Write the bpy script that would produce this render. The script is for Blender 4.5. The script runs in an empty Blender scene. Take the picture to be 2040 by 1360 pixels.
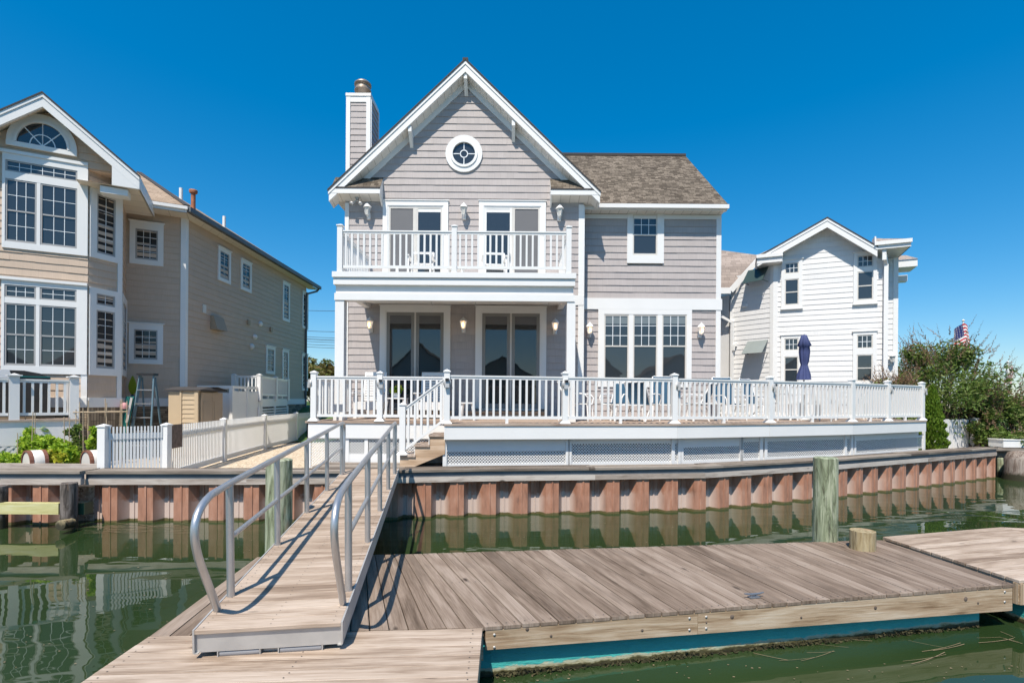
import bpy, math, random
import numpy as np
from mathutils import Vector, Matrix

random.seed(7); rng = np.random.default_rng(7)
C = bpy.context.scene.collection
SC = bpy.context.scene
R = math.radians

# ------------------------------------------------------------------ camera, sky, sun, exposure
ZC = 2.25; FP = 1020.0; ROLL = 0.0072
cam = bpy.data.cameras.new("camera"); co = bpy.data.objects.new("camera", cam); C.objects.link(co)
cam.sensor_fit = 'HORIZONTAL'; cam.sensor_width = 36; cam.lens = 18
cam.shift_y = 117 / 2040; cam.clip_end = 3000; cam.clip_start = 0.05
co.matrix_world = Matrix.Translation((0, 0, ZC)) @ Matrix.Rotation(R(90), 4, 'X') @ Matrix.Rotation(ROLL, 4, 'Z')
SC.camera = co
SUNV = Vector((-0.33, -1.0, 1.68)).normalized()
elev = math.asin(SUNV.z); azi = math.atan2(SUNV.x, SUNV.y)
w = bpy.data.worlds.new("World"); SC.world = w; w.use_nodes = True
wn = w.node_tree; wn.nodes.clear()
sky = wn.nodes.new('ShaderNodeTexSky'); sky.sky_type = 'NISHITA'; sky.sun_disc = False
sky.sun_elevation = elev; sky.sun_rotation = azi; sky.altitude = 0
sky.air_density = 1.0; sky.dust_density = 0.5; sky.ozone_density = 6.0
hs = wn.nodes.new('ShaderNodeHueSaturation'); hs.inputs['Saturation'].default_value = 1.6; hs.inputs['Hue'].default_value = 0.496; hs.inputs['Value'].default_value = 1.16
gm = wn.nodes.new('ShaderNodeGamma'); gm.inputs[1].default_value = .75
bg = wn.nodes.new('ShaderNodeBackground'); bg.inputs['Strength'].default_value = 0.15
wo = wn.nodes.new('ShaderNodeOutputWorld')
wn.links.new(sky.outputs[0], gm.inputs[0]); wn.links.new(gm.outputs[0], hs.inputs['Color']); wn.links.new(hs.outputs[0], bg.inputs['Color']); wn.links.new(bg.outputs[0], wo.inputs['Surface'])
sun = bpy.data.lights.new("sun", 'SUN'); sun.energy = 4.7; sun.angle = R(0.5); sun.color = (1.0, 0.925, 0.82)
so = bpy.data.objects.new("sun", sun); C.objects.link(so); so.rotation_euler = SUNV.to_track_quat('Z', 'Y').to_euler()
SC.view_settings.view_transform = 'Standard'; SC.view_settings.look = 'None'
SC.view_settings.exposure = 0.4; SC.view_settings.gamma = 1
SC.cycles.max_bounces = 6; SC.cycles.diffuse_bounces = 3; SC.cycles.glossy_bounces = 3
SC.cycles.use_denoising = True

# ------------------------------------------------------------------ photo geometry -> world rays
def ray(px, py):
    a, b = px - 1020.0, py - 797.0
    c, s = math.cos(ROLL), math.sin(ROLL)
    return ((a * c + b * s) / FP, (-a * s + b * c) / FP)
def W(px, py, d):
    u, v = ray(px, py); return Vector((u * d, d, ZC - v * d))
def G(px, py, z):
    u, v = ray(px, py); d = (ZC - z) / v; return Vector((u * d, d, z))

class Fr:
    "vertical plane: s runs along u, n is towards the viewer, z up"
    def __init__(s, O, u=(1, 0)):
        s.O = Vector((O[0], O[1])); s.u = Vector(u).normalized(); s.n = Vector((s.u.y, -s.u.x))
    def P(s, a, n, z):
        q = s.O + s.u * a + s.n * n; return Vector((q.x, q.y, z))
    def hit(s, px, py, n=0):
        u, v = ray(px, py); o = s.O + s.n * n
        # (u d, d) = o + a*su  -> solve
        det = u * (-s.u.y) - (-s.u.x) * 1.0
        d = (o.x * (-s.u.y) + s.u.x * o.y) / det
        a = (Vector((u * d, d)) - o).dot(s.u)
        return a, ZC - v * d
    def box(s, x0, y0, x1, y1, n=0):
        c = (y0 + y1) / 2; m = (x0 + x1) / 2
        return s.hit(x0, c, n)[0], s.hit(x1, c, n)[0], s.hit(m, y1, n)[1], s.hit(m, y0, n)[1]
XF = Fr((0, 0), (1, 0))   # s = X, n = -Y
def FrD(d): return Fr((0, d), (1, 0))

# ------------------------------------------------------------------ mesh builder
LOC = {}
class MB:
    def __init__(s): s.v = []; s.f = []; s.uv = []; s.m = []; s.sm = []
    def poly(s, pts, uvs=None, m=0, smooth=False):
        i = len(s.v); s.v += [tuple(p) for p in pts]; s.f.append(tuple(range(i, i + len(pts))))
        if uvs is None:
            a = Vector(pts[1]) - Vector(pts[0]); a = a.normalized() if a.length > 0 else Vector((1, 0, 0))
            nn = Vector((0, 0, 0))
            for k in range(1, len(pts) - 1): nn += (Vector(pts[k]) - Vector(pts[0])).cross(Vector(pts[k + 1]) - Vector(pts[0]))
            b = nn.cross(a).normalized() if nn.length > 0 else Vector((0, 1, 0))
            uvs = [((Vector(p) - Vector(pts[0])).dot(a), (Vector(p) - Vector(pts[0])).dot(b)) for p in pts]
        s.uv.append(uvs); s.m.append(m); s.sm.append(smooth)
    def mesh(s, verts, faces, uvs=None, m=0, smooth=False):
        i = len(s.v); s.v += [tuple(p) for p in verts]
        for k, f in enumerate(faces):
            s.f.append(tuple(i + j for j in f))
            s.uv.append(uvs[k] if uvs else [(0.0, 0.0)] * len(f)); s.m.append(m); s.sm.append(smooth)
    def hexa(s, c, m=0):
        "8 corners: bottom 4 (ccw from outside-top), top 4"
        c = [Vector(p) for p in c]
        fs = [(3, 2, 1, 0), (4, 5, 6, 7), (0, 1, 5, 4), (1, 2, 6, 5), (2, 3, 7, 6), (3, 0, 4, 7)]
        ax = [(c[1] - c[0]).length, (c[3] - c[0]).length, (c[4] - c[0]).length]
        dirs = [(c[1] - c[0]), (c[3] - c[0]), (c[4] - c[0])]
        dirs = [d.normalized() if d.length > 1e-9 else Vector((0, 0, 0)) for d in dirs]
        L = dirs[ax.index(max(ax))]
        ro = (c[0].x * 3.7 + c[0].y * 1.3 + c[0].z * 2.1)
        uvs = []
        for f in fs:
            o = c[0]; nrm = (c[f[1]] - c[f[0]]).cross(c[f[3]] - c[f[0]])
            b = nrm.cross(L)
            if b.length < 1e-9 or abs(nrm.normalized().dot(L)) > .9:
                b = (c[f[1]] - c[f[0]]); a2 = (c[f[3]] - c[f[0]]); b = b.normalized() if b.length else b; a2 = a2.normalized() if a2.length else a2
                uvs.append([((c[k] - o).dot(a2) * .3 + ro, (c[k] - o).dot(b)) for k in f])
            else:
                b.normalize(); uvs.append([((c[k] - o).dot(L) + ro, (c[k] - o).dot(b)) for k in f])
        s.mesh(c, fs, uvs, m)
    def box(s, fr, s0, s1, n0, n1, z0, z1, m=0):
        if s0 > s1: s0, s1 = s1, s0
        if n0 > n1: n0, n1 = n1, n0
        if z0 > z1: z0, z1 = z1, z0
        P = fr.P
        s.hexa([P(s0, n1, z0), P(s1, n1, z0), P(s1, n0, z0), P(s0, n0, z0), P(s0, n1, z1), P(s1, n1, z1), P(s1, n0, z1), P(s0, n0, z1)], m)
    def bx(s, x0, x1, y0, y1, z0, z1, m=0): s.box(XF, x0, x1, -y0, -y1, z0, z1, m)
    def bar(s, a, b, w, h, m=0, up=Vector((0, 0, 1))):
        "rectangular bar from a to b; w sideways, h along up"
        a, b = Vector(a), Vector(b); d = (b - a).normalized(); sd = d.cross(up)
        sd = sd.normalized() * w / 2 if sd.length > 1e-6 else Vector((w / 2, 0, 0)); u = sd.cross(d).normalized() * h / 2
        s.hexa([a - sd - u, b - sd - u, b + sd - u, a + sd - u, a - sd + u, b - sd + u, b + sd + u, a + sd + u][0:8], m) if False else \
        s.hexa([a + sd - u, b + sd - u, b - sd - u, a - sd - u, a + sd + u, b + sd + u, b - sd + u, a - sd + u], m)
    def prism(s, fr, pl, n0, n1, m=0):
        "polygon pl in (s,z) extruded from n0 to n1"
        if n0 > n1: n0, n1 = n1, n0
        k = len(pl); A = sum(pl[i][0] * pl[(i + 1) % k][1] - pl[(i + 1) % k][0] * pl[i][1] for i in range(k))
        if A < 0: pl = pl[::-1]
        s.poly([fr.P(a, n1, z) for a, z in pl], [(a, z) for a, z in pl], m)
        s.poly([fr.P(a, n0, z) for a, z in pl[::-1]], [(a, z) for a, z in pl[::-1]], m)
        for i in range(k):
            (a0, z0), (a1, z1) = pl[i], pl[(i + 1) % k]
            L = math.hypot(a1 - a0, z1 - z0)
            s.poly([fr.P(a0, n1, z0), fr.P(a0, n0, z0), fr.P(a1, n0, z1), fr.P(a1, n1, z1)], [(0, 0), (0, n1 - n0), (L, n1 - n0), (L, 0)], m)
    def slab(s, pl, z0, z1, m=0):
        "horizontal polygon (x,y) extruded z0..z1"
        k = len(pl); A = sum(pl[i][0] * pl[(i + 1) % k][1] - pl[(i + 1) % k][0] * pl[i][1] for i in range(k))
        if A < 0: pl = pl[::-1]
        s.poly([(x, y, z1) for x, y in pl], [(x, y) for x, y in pl], m)
        s.poly([(x, y, z0) for x, y in pl[::-1]], [(x, y) for x, y in pl[::-1]], m)
        for i in range(k):
            (x0, y0), (x1, y1) = pl[i], pl[(i + 1) % k]
            s.poly([(x0, y0, z0), (x1, y1, z0), (x1, y1, z1), (x0, y0, z1)], None, m)
    def lathe(s, c, prof, seg=14, m=0, axis=None, smooth=True, closed=False):
        "profile [(r,h)] about a vertical axis through c (or along axis)"
        c = Vector(c); q = Vector(axis).to_track_quat('Z', 'Y') if axis else None
        V = []
        for r, h in prof:
            for k in range(seg):
                t = 2 * math.pi * k / seg; p = Vector((r * math.cos(t), r * math.sin(t), h))
                V.append(c + (q @ p if q else p))
        F = []; U = []
        for i in range(len(prof) - 1):
            for k in range(seg):
                k2 = (k + 1) % seg; F.append((i * seg + k, i * seg + k2, (i + 1) * seg + k2, (i + 1) * seg + k))
                r = max(prof[i][0], .01) * 6.28 / seg
                U.append([(prof[i][1], k * r), (prof[i][1], (k + 1) * r), (prof[i + 1][1], (k + 1) * r), (prof[i + 1][1], k * r)])
        s.mesh(V, F, U, m, smooth)
        n = len(prof)
        for row, rev in (((0, True), (n - 1, False)) if not closed else ()):
            if prof[row][0] > 1e-4:
                ring = [V[row * seg + k] for k in range(seg)]
                s.poly(ring[::-1] if rev else ring, None, m)
    def tube(s, pts, r, seg=8, m=0, caps=True):
        pts = [Vector(p) for p in pts]; n = len(pts); V = []
        T = []
        for i in range(n):
            t = (pts[min(i + 1, n - 1)] - pts[max(i - 1, 0)]); T.append(t.normalized())
        ref = Vector((0, 0, 1)) if abs(T[0].z) < .9 else Vector((1, 0, 0))
        a = T[0].cross(ref).normalized()
        rr = r if isinstance(r, (list, tuple)) else [r] * n
        L = [0]
        for i in range(1, n): L.append(L[-1] + (pts[i] - pts[i - 1]).length)
        for i in range(n):
            a = (a - T[i] * a.dot(T[i])).normalized(); b = T[i].cross(a)
            for k in range(seg):
                t = 2 * math.pi * k / seg; V.append(pts[i] + (a * math.cos(t) + b * math.sin(t)) * rr[i])
        F = []; U = []
        for i in range(n - 1):
            for k in range(seg):
                k2 = (k + 1) % seg; F.append((i * seg + k, i * seg + k2, (i + 1) * seg + k2, (i + 1) * seg + k))
                U.append([(L[i], k * .03), (L[i], (k + 1) * .03), (L[i + 1], (k + 1) * .03), (L[i + 1], k * .03)])
        s.mesh(V, F, U, m, True)
        if caps:
            s.poly([V[k] for k in range(seg)][::-1], None, m); s.poly([V[(n - 1) * seg + k] for k in range(seg)], None, m)
    def build(s, name, mats, parent=None, bevel=0):
        me = bpy.data.meshes.new(name)
        off = LOC.get(parent.name, Vector((0, 0, 0))) if parent else Vector((0, 0, 0))
        me.from_pydata([(a - off.x, b - off.y, c - off.z) for a, b, c in s.v], [], s.f)
        ul = me.uv_layers.new(name="UVMap")
        flat = [x for f in s.uv for uv in f for x in uv]
        ul.data.foreach_set('uv', flat)
        if not isinstance(mats, (list, tuple)): mats = [mats]
        for m in mats: me.materials.append(m)
        me.polygons.foreach_set('material_index', s.m); me.polygons.foreach_set('use_smooth', s.sm)
        me.update()
        o = bpy.data.objects.new(name, me); C.objects.link(o)
        if parent: o.parent = parent; LOC[o.name] = off
        else: LOC[o.name] = Vector((0, 0, 0))
        if bevel:
            b = o.modifiers.new('bevel', 'BEVEL'); b.width = bevel; b.segments = 1; b.limit_method = 'ANGLE'
        return o

def tag(o, label=None, cat=None, group=None, kind=None):
    if label: o['label'] = label
    if cat: o['category'] = cat
    if group: o['group'] = group
    if kind: o['kind'] = kind
    return o
def thing(name, label, cat, loc=(0, 0, 0), group=None):
    o = bpy.data.objects.new(name, None); C.objects.link(o); o.location = loc; LOC[o.name] = Vector(loc)
    o.empty_display_size = .1
    return tag(o, label, cat, group)
def dup(root, loc, rot=0, label=None, scale=None):
    def cp(o, par):
        c = o.copy(); C.objects.link(c)
        if par: c.parent = par
        for ch in list(o.children): cp(ch, c)
        return c
    r = cp(root, None); r.location = loc; r.rotation_euler = (0, 0, rot)
    if scale: r.scale = (scale,) * 3
    if label: r['label'] = label
    return r

# ------------------------------------------------------------------ materials
def nm(name):
    m = bpy.data.materials.new(name); m.use_nodes = True
    nt = m.node_tree; return m, nt, nt.nodes['Principled BSDF']
def N(nt, t, **kw):
    n = nt.nodes.new(t)
    for k, v in kw.items():
        if k.startswith('i_'): n.inputs[k[2:].replace('_', ' ')].default_value = v
        else: setattr(n, k, v)
    return n
def ramp(nt, src, stops):
    r = nt.nodes.new('ShaderNodeValToRGB'); e = r.color_ramp.elements
    while len(e) < len(stops): e.new(.5)
    for k, (p, c) in enumerate(stops): e[k].position = p; e[k].color = (*c, 1)
    nt.links.new(src, r.inputs[0]); return r.outputs[0]
def mixc(nt, f, a, b, mode='MIX'):
    n = nt.nodes.new('ShaderNodeMix'); n.data_type = 'RGBA'; n.blend_type = mode
    for sock, val in ((0, f), (6, a), (7, b)):
        if hasattr(val, 'links'): nt.links.new(val, n.inputs[sock])
        else: n.inputs[sock].default_value = val if sock == 0 else (*val, 1)
    return n.outputs[2]
def uvn(nt, sx=1, sy=1, obj=False, rand=False, sz=1):
    tc = nt.nodes.new('ShaderNodeTexCoord'); src = tc.outputs['Object' if obj else 'UV']
    if rand:
        g = nt.nodes.new('ShaderNodeNewGeometry'); ad = N(nt, 'ShaderNodeVectorMath', operation='ADD')
        mu = N(nt, 'ShaderNodeMath', operation='MULTIPLY'); mu.inputs[1].default_value = 37.0
        nt.links.new(g.outputs['Random Per Island'], mu.inputs[0]); nt.links.new(src, ad.inputs[0]); nt.links.new(mu.outputs[0], ad.inputs[1]); src = ad.outputs[0]
    mp = nt.nodes.new('ShaderNodeMapping'); mp.inputs['Scale'].default_value = (sx, sy, sz); nt.links.new(src, mp.inputs[0])
    return mp.outputs[0]
def noise(nt, vec, scale, detail=4, rough=.55, dist=0):
    n = N(nt, 'ShaderNodeTexNoise'); n.inputs['Scale'].default_value = scale; n.inputs['Detail'].default_value = detail
    n.inputs['Roughness'].default_value = rough; n.inputs['Distortion'].default_value = dist
    if vec: nt.links.new(vec, n.inputs['Vector'])
    return n.outputs['Fac']
def bump(nt, b, h, strength, dist=.01):
    n = nt.nodes.new('ShaderNodeBump'); n.inputs['Strength'].default_value = strength; n.inputs['Distance'].default_value = dist
    nt.links.new(h, n.inputs['Height']); nt.links.new(n.outputs[0], b.inputs['Normal'])
def sc(c, k): return tuple(min(1, x * k) for x in c)
def plain(name, col, rough=.5, metal=0, var=.06, scale=3, bmp=0, spec=.5):
    m, nt, b = nm(name); v = uvn(nt, obj=True); f = noise(nt, v, scale)
    nt.links.new(ramp(nt, f, [(.25, sc(col, 1 - var)), (.75, sc(col, 1 + var))]), b.inputs['Base Color'])
    b.inputs['Roughness'].default_value = rough; b.inputs['Metallic'].default_value = metal
    b.inputs['Specular IOR Level'].default_value = spec
    if bmp: bump(nt, b, noise(nt, v, 60), bmp, .003)
    return m
def emit(name, col, st):
    m, nt, b = nm(name); b.inputs['Base Color'].default_value = (*col, 1); b.inputs['Emission Color'].default_value = (*col, 1); b.inputs['Emission Strength'].default_value = st; return m
def wood(name, cols, gap=.35, rough=.75, island=.3, stain=None, knots=True, fine=1.0):
    cols = [(a, g_ * .97, b_ * .93) for a, g_, b_ in cols]
    m, nt, b = nm(name); L = nt.links
    v = uvn(nt, 1.6, 44, rand=True); v2 = uvn(nt, .9, 7, rand=True)
    n1 = noise(nt, v, 1.7 * fine, 7, .72, .35); n2 = noise(nt, v2, 1.3, 3, .5, .8)
    add = N(nt, 'ShaderNodeMath', operation='ADD'); L.new(n1, add.inputs[0]); L.new(n2, add.inputs[1])
    g = nt.nodes.new('ShaderNodeNewGeometry')
    mr = N(nt, 'ShaderNodeMapRange'); mr.inputs[3].default_value = -island; mr.inputs[4].default_value = island; L.new(g.outputs['Random Per Island'], mr.inputs[0])
    a2 = N(nt, 'ShaderNodeMath', operation='ADD'); L.new(add.outputs[0], a2.inputs[0]); L.new(mr.outputs[0], a2.inputs[1])
    hf = N(nt, 'ShaderNodeMath', operation='MULTIPLY'); hf.inputs[1].default_value = .5; L.new(a2.outputs[0], hf.inputs[0])
    col = ramp(nt, hf.outputs[0], [(.34, cols[0]), (.45, cols[1]), (.54, cols[2]), (.65, cols[3])])
    vc = uvn(nt, .9, 60, rand=True); nc_ = noise(nt, vc, 1.3, 3, .6, .2); ck = ramp(nt, nc_, [(.30, (.75, .75, .75)), (.36, (0, 0, 0))]); col = mixc(nt, ck, col, sc(cols[0], .4))
    if knots:
        vv = uvn(nt, 1.5, 4, rand=True); vo = N(nt, 'ShaderNodeTexVoronoi'); vo.inputs['Scale'].default_value = .8; L.new(vv, vo.inputs['Vector'])
        k = ramp(nt, vo.outputs['Distance'], [(.035, (1, 1, 1)), (.09, (0, 0, 0))])
        col = mixc(nt, k, col, sc(cols[0], .45))
    if stain:
        vs = uvn(nt, .8, 4.5, rand=True); ns = noise(nt, vs, 1.3, 5, .65, .8); fs = ramp(nt, ns, [(.54, (0, 0, 0)), (.66, (.55, .55, .55))])
        col = mixc(nt, fs, col, stain)
    L.new(col, b.inputs['Base Color']); b.inputs['Roughness'].default_value = rough; b.inputs['Specular IOR Level'].default_value = .25
    bump(nt, b, n1, .6, .005); return m
def siding(name, col, joint=.5, bw=.17, ex=.1833, vary=.05, rough=.6):
    "shingle or lap siding: random shingle widths come from a brick pattern in metres"
    m, nt, b = nm(name); L = nt.links
    v = uvn(nt)
    col_ = None
    br = N(nt, 'ShaderNodeTexBrick', offset=.37, offset_frequency=2, squash=.7, squash_frequency=3)
    for k, x in (('Scale', 1.0), ('Mortar Size', .0022), ('Mortar Smooth', .3), ('Bias', 0.0), ('Brick Width', bw), ('Row Height', ex)): br.inputs[k].default_value = x
    br.inputs['Color1'].default_value = (*sc(col, 1 - vary), 1); br.inputs['Color2'].default_value = (*sc(col, 1 + vary), 1); br.inputs['Mortar'].default_value = (*sc(col, joint), 1)
    L.new(v, br.inputs['Vector'])
    v2 = uvn(nt, 60, 1.2); g = noise(nt, v2, 1, 4, .7); f = ramp(nt, g, [(.3, (.93, .93, .93)), (.7, (1.05, 1.05, 1.05))])
    v3 = uvn(nt, .6, .9); g3 = noise(nt, v3, 1, 3); f3 = ramp(nt, g3, [(.3, (.93, .93, .94)), (.7, (1.04, 1.03, 1.03))])
    c = mixc(nt, 1.0, br.outputs['Color'], f, 'MULTIPLY'); c = mixc(nt, 1.0, c, f3, 'MULTIPLY')
    L.new(c, b.inputs['Base Color']); b.inputs['Roughness'].default_value = rough; b.inputs['Specular IOR Level'].default_value = .3
    bump(nt, b, g, .25, .003); return m
def roofm(name, c1, c2, shadow_line, bw=.32, rh=.145):
    m, nt, b = nm(name); L = nt.links; v = uvn(nt)
    br = N(nt, 'ShaderNodeTexBrick', offset=.43, offset_frequency=2, squash=.6, squash_frequency=3)
    for k, x in (('Scale', 1.0), ('Mortar Size', .006), ('Mortar Smooth', .6), ('Bias', -.1), ('Brick Width', bw), ('Row Height', rh)): br.inputs[k].default_value = x
    br.inputs['Color1'].default_value = (*c1, 1); br.inputs['Color2'].default_value = (*c2, 1); br.inputs['Mortar'].default_value = (*shadow_line, 1)  # mortar colour paints shadow lines between the shingles
    L.new(v, br.inputs['Vector'])
    g = noise(nt, v, 90, 2); f = ramp(nt, g, [(.3, (.75, .75, .75)), (.7, (1.2, 1.2, 1.2))])
    g2 = noise(nt, v, .8, 3); f2 = ramp(nt, g2, [(.3, (.88, .88, .88)), (.7, (1.1, 1.1, 1.1))])
    c = mixc(nt, 1.0, br.outputs['Color'], f, 'MULTIPLY'); c = mixc(nt, 1.0, c, f2, 'MULTIPLY')
    L.new(c, b.inputs['Base Color']); b.inputs['Roughness'].default_value = .9; b.inputs['Specular IOR Level'].default_value = .15
    bump(nt, b, br.outputs['Fac'], -.6, .02); return m
def glass(name, col=(.03, .036, .042), rough=.02, ior=1.75, wav=.02):
    m, nt, b = nm(name); b.inputs['Base Color'].default_value = (*col, 1); b.inputs['Roughness'].default_value = rough; b.inputs['IOR'].default_value = ior
    v = uvn(nt, obj=True); bump(nt, b, noise(nt, v, 2.2, 1), wav, .05); return m
def leafm(name, cols, trans=.3):
    m, nt, b = nm(name); L = nt.links; g = nt.nodes.new('ShaderNodeNewGeometry')
    c = ramp(nt, g.outputs['Random Per Island'], [(i / max(1, len(cols) - 1), x) for i, x in enumerate(cols)])
    L.new(c, b.inputs['Base Color']); b.inputs['Roughness'].default_value = .55; b.inputs['Specular IOR Level'].default_value = .3
    tr = nt.nodes.new('ShaderNodeBsdfTranslucent'); L.new(c, tr.inputs[0]); mx = nt.nodes.new('ShaderNodeMixShader'); mx.inputs[0].default_value = trans
    L.new(b.outputs[0], mx.inputs[1]); L.new(tr.outputs[0], mx.inputs[2]); L.new(mx.outputs[0], nt.nodes['Material Output'].inputs['Surface']); return m

M = {}
M['white'] = plain('white_trim', (.76, .755, .735), .45, var=.025, scale=1.5)
M['vinyl'] = plain('white_vinyl', (.76, .755, .735), .35, var=.02, scale=2)
M['whiteshade'] = plain('white_panel', (.78, .79, .80), .5, var=.03)
M['soffit'] = None
M['graysid'] = siding('grey_shingle_siding', (.43, .39, .372), joint=.78, vary=.03)
M['tansid'] = siding('tan_shingle_siding', (.56, .435, .33), joint=.9, bw=.2, ex=.178, vary=.02)
M['whsid'] = siding('white_lap_siding', (.74, .735, .715), joint=.97, bw=3.0, ex=.18, vary=.01, rough=.5)
M['roof'] = roofm('brown_asphalt_shingles', (.085, .069, .052), (.235, .195, .152), (.035, .028, .022), bw=.17, rh=.10)
M['roof2'] = roofm('tan_asphalt_shingles', (.30, .225, .16), (.42, .32, .235), (.14, .10, .07))
M['roofw'] = roofm('pale_asphalt_shingles', (.26, .215, .185), (.36, .30, .26), (.12, .10, .09))
M['roofedge'] = plain('dark_roof_edge', (.055, .05, .048), .9)
M['glass'] = glass('window_glass'); M['glass_dark'] = glass('dark_glass', (.02, .024, .027)); M['glass_soft'] = glass('soft_glass', (.02, .024, .027), .10, 1.5)
M['screen'] = plain('insect_screen', (.13, .13, .135), .55, var=.03)
M['sash'] = plain('beige_sash', (.62, .59, .54), .4, var=.03)
M['sashw'] = plain('white_sash', (.78, .77, .74), .4, var=.02)
M['sashd'] = plain('grey_door_frame', (.24, .235, .22), .45)
M['muntin'] = plain('muntin_bar', (.80, .82, .83), .3, var=.01)
M['sashg'] = plain('grey_sash', (.36, .35, .34), .4)
M['dockwood'] = wood('weathered_dock_boards', [(.10, .072, .053), (.185, .140, .108), (.25, .195, .155), (.33, .27, .225)], stain=(.17, .13, .10), island=.17)
M['dockwood2'] = wood('pale_dock_boards', [(.17, .122, .088), (.31, .24, .185), (.42, .34, .275), (.51, .43, .36)], stain=(.25, .18, .13), island=.14)
M['darkwood'] = wood('dark_dock_boards', [(.06, .04, .03), (.12, .085, .07), (.18, .135, .115), (.26, .21, .18)])
M['beam'] = wood('rim_joist_wood', [(.15, .09, .05), (.33, .24, .155), (.45, .355, .255), (.55, .475, .38)], island=.12, stain=(.36, .24, .15))
M['cap'] = wood('bulkhead_cap_boards', [(.09, .072, .06), (.165, .138, .115), (.23, .20, .17), (.31, .275, .24)])
M['waler'] = wood('bulkhead_waler', [(.26, .22, .19), (.38, .33, .29), (.46, .41, .37), (.54, .50, .46)], stain=(.2, .15, .12))
M['stairwood'] = wood('stair_lumber', [(.30, .20, .13), (.42, .30, .20), (.52, .39, .28), (.60, .48, .36)])
M['darkmetal'] = plain('dark_channel', (.12, .135, .15), .55, var=.25, scale=2)
M['alu'] = plain('aluminium', (.52, .52, .52), .38, .75, var=.08, scale=6)
M['alud'] = plain('dull_aluminium', (.50, .49, .47), .5, .4, var=.12, scale=5)
M['black'] = plain('black_plastic', (.02, .02, .022), .5)
M['grey'] = plain('grey_plastic', (.25, .25, .26), .5)
M['brown'] = plain('brown_metal', (.20, .08, .05), .6)
M['rust'] = plain('rusty_metal', (.35, .13, .06), .7, var=.3, scale=10)
M['tanplastic'] = plain('tan_plastic', (.50, .385, .25), .6, var=.03)
M['tanplastic2'] = plain('brown_tan_plastic', (.38, .29, .20), .6, var=.03)
M['bluesling'] = plain('blue_sling_fabric', (.018, .075, .135), .8, var=.1, scale=8)
M['navy'] = plain('navy_canvas', (.045, .06, .16), .8, var=.15, scale=6)
M['teal'] = plain('teal_hose', (.01, .17, .15), .5)
M['lime'] = plain('lime_plastic', (.24, .32, .02), .4)
M['stemg'] = plain('green_stem', (.12, .2, .04), .7)
M['bark'] = plain('bark', (.12, .09, .07), .9, var=.3, scale=8)
M['stake'] = plain('bamboo_stake', (.42, .33, .22), .7)
M['bulb'] = emit('lit_bulb', (1.0, .55, .2), 14)
M['lampglow'] = emit('frosted_lit_glass', (.9, .76, .62), .42)
M['lampglass'] = plain('clear_lamp_glass', (.62, .60, .55), .15, var=.05)
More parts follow.
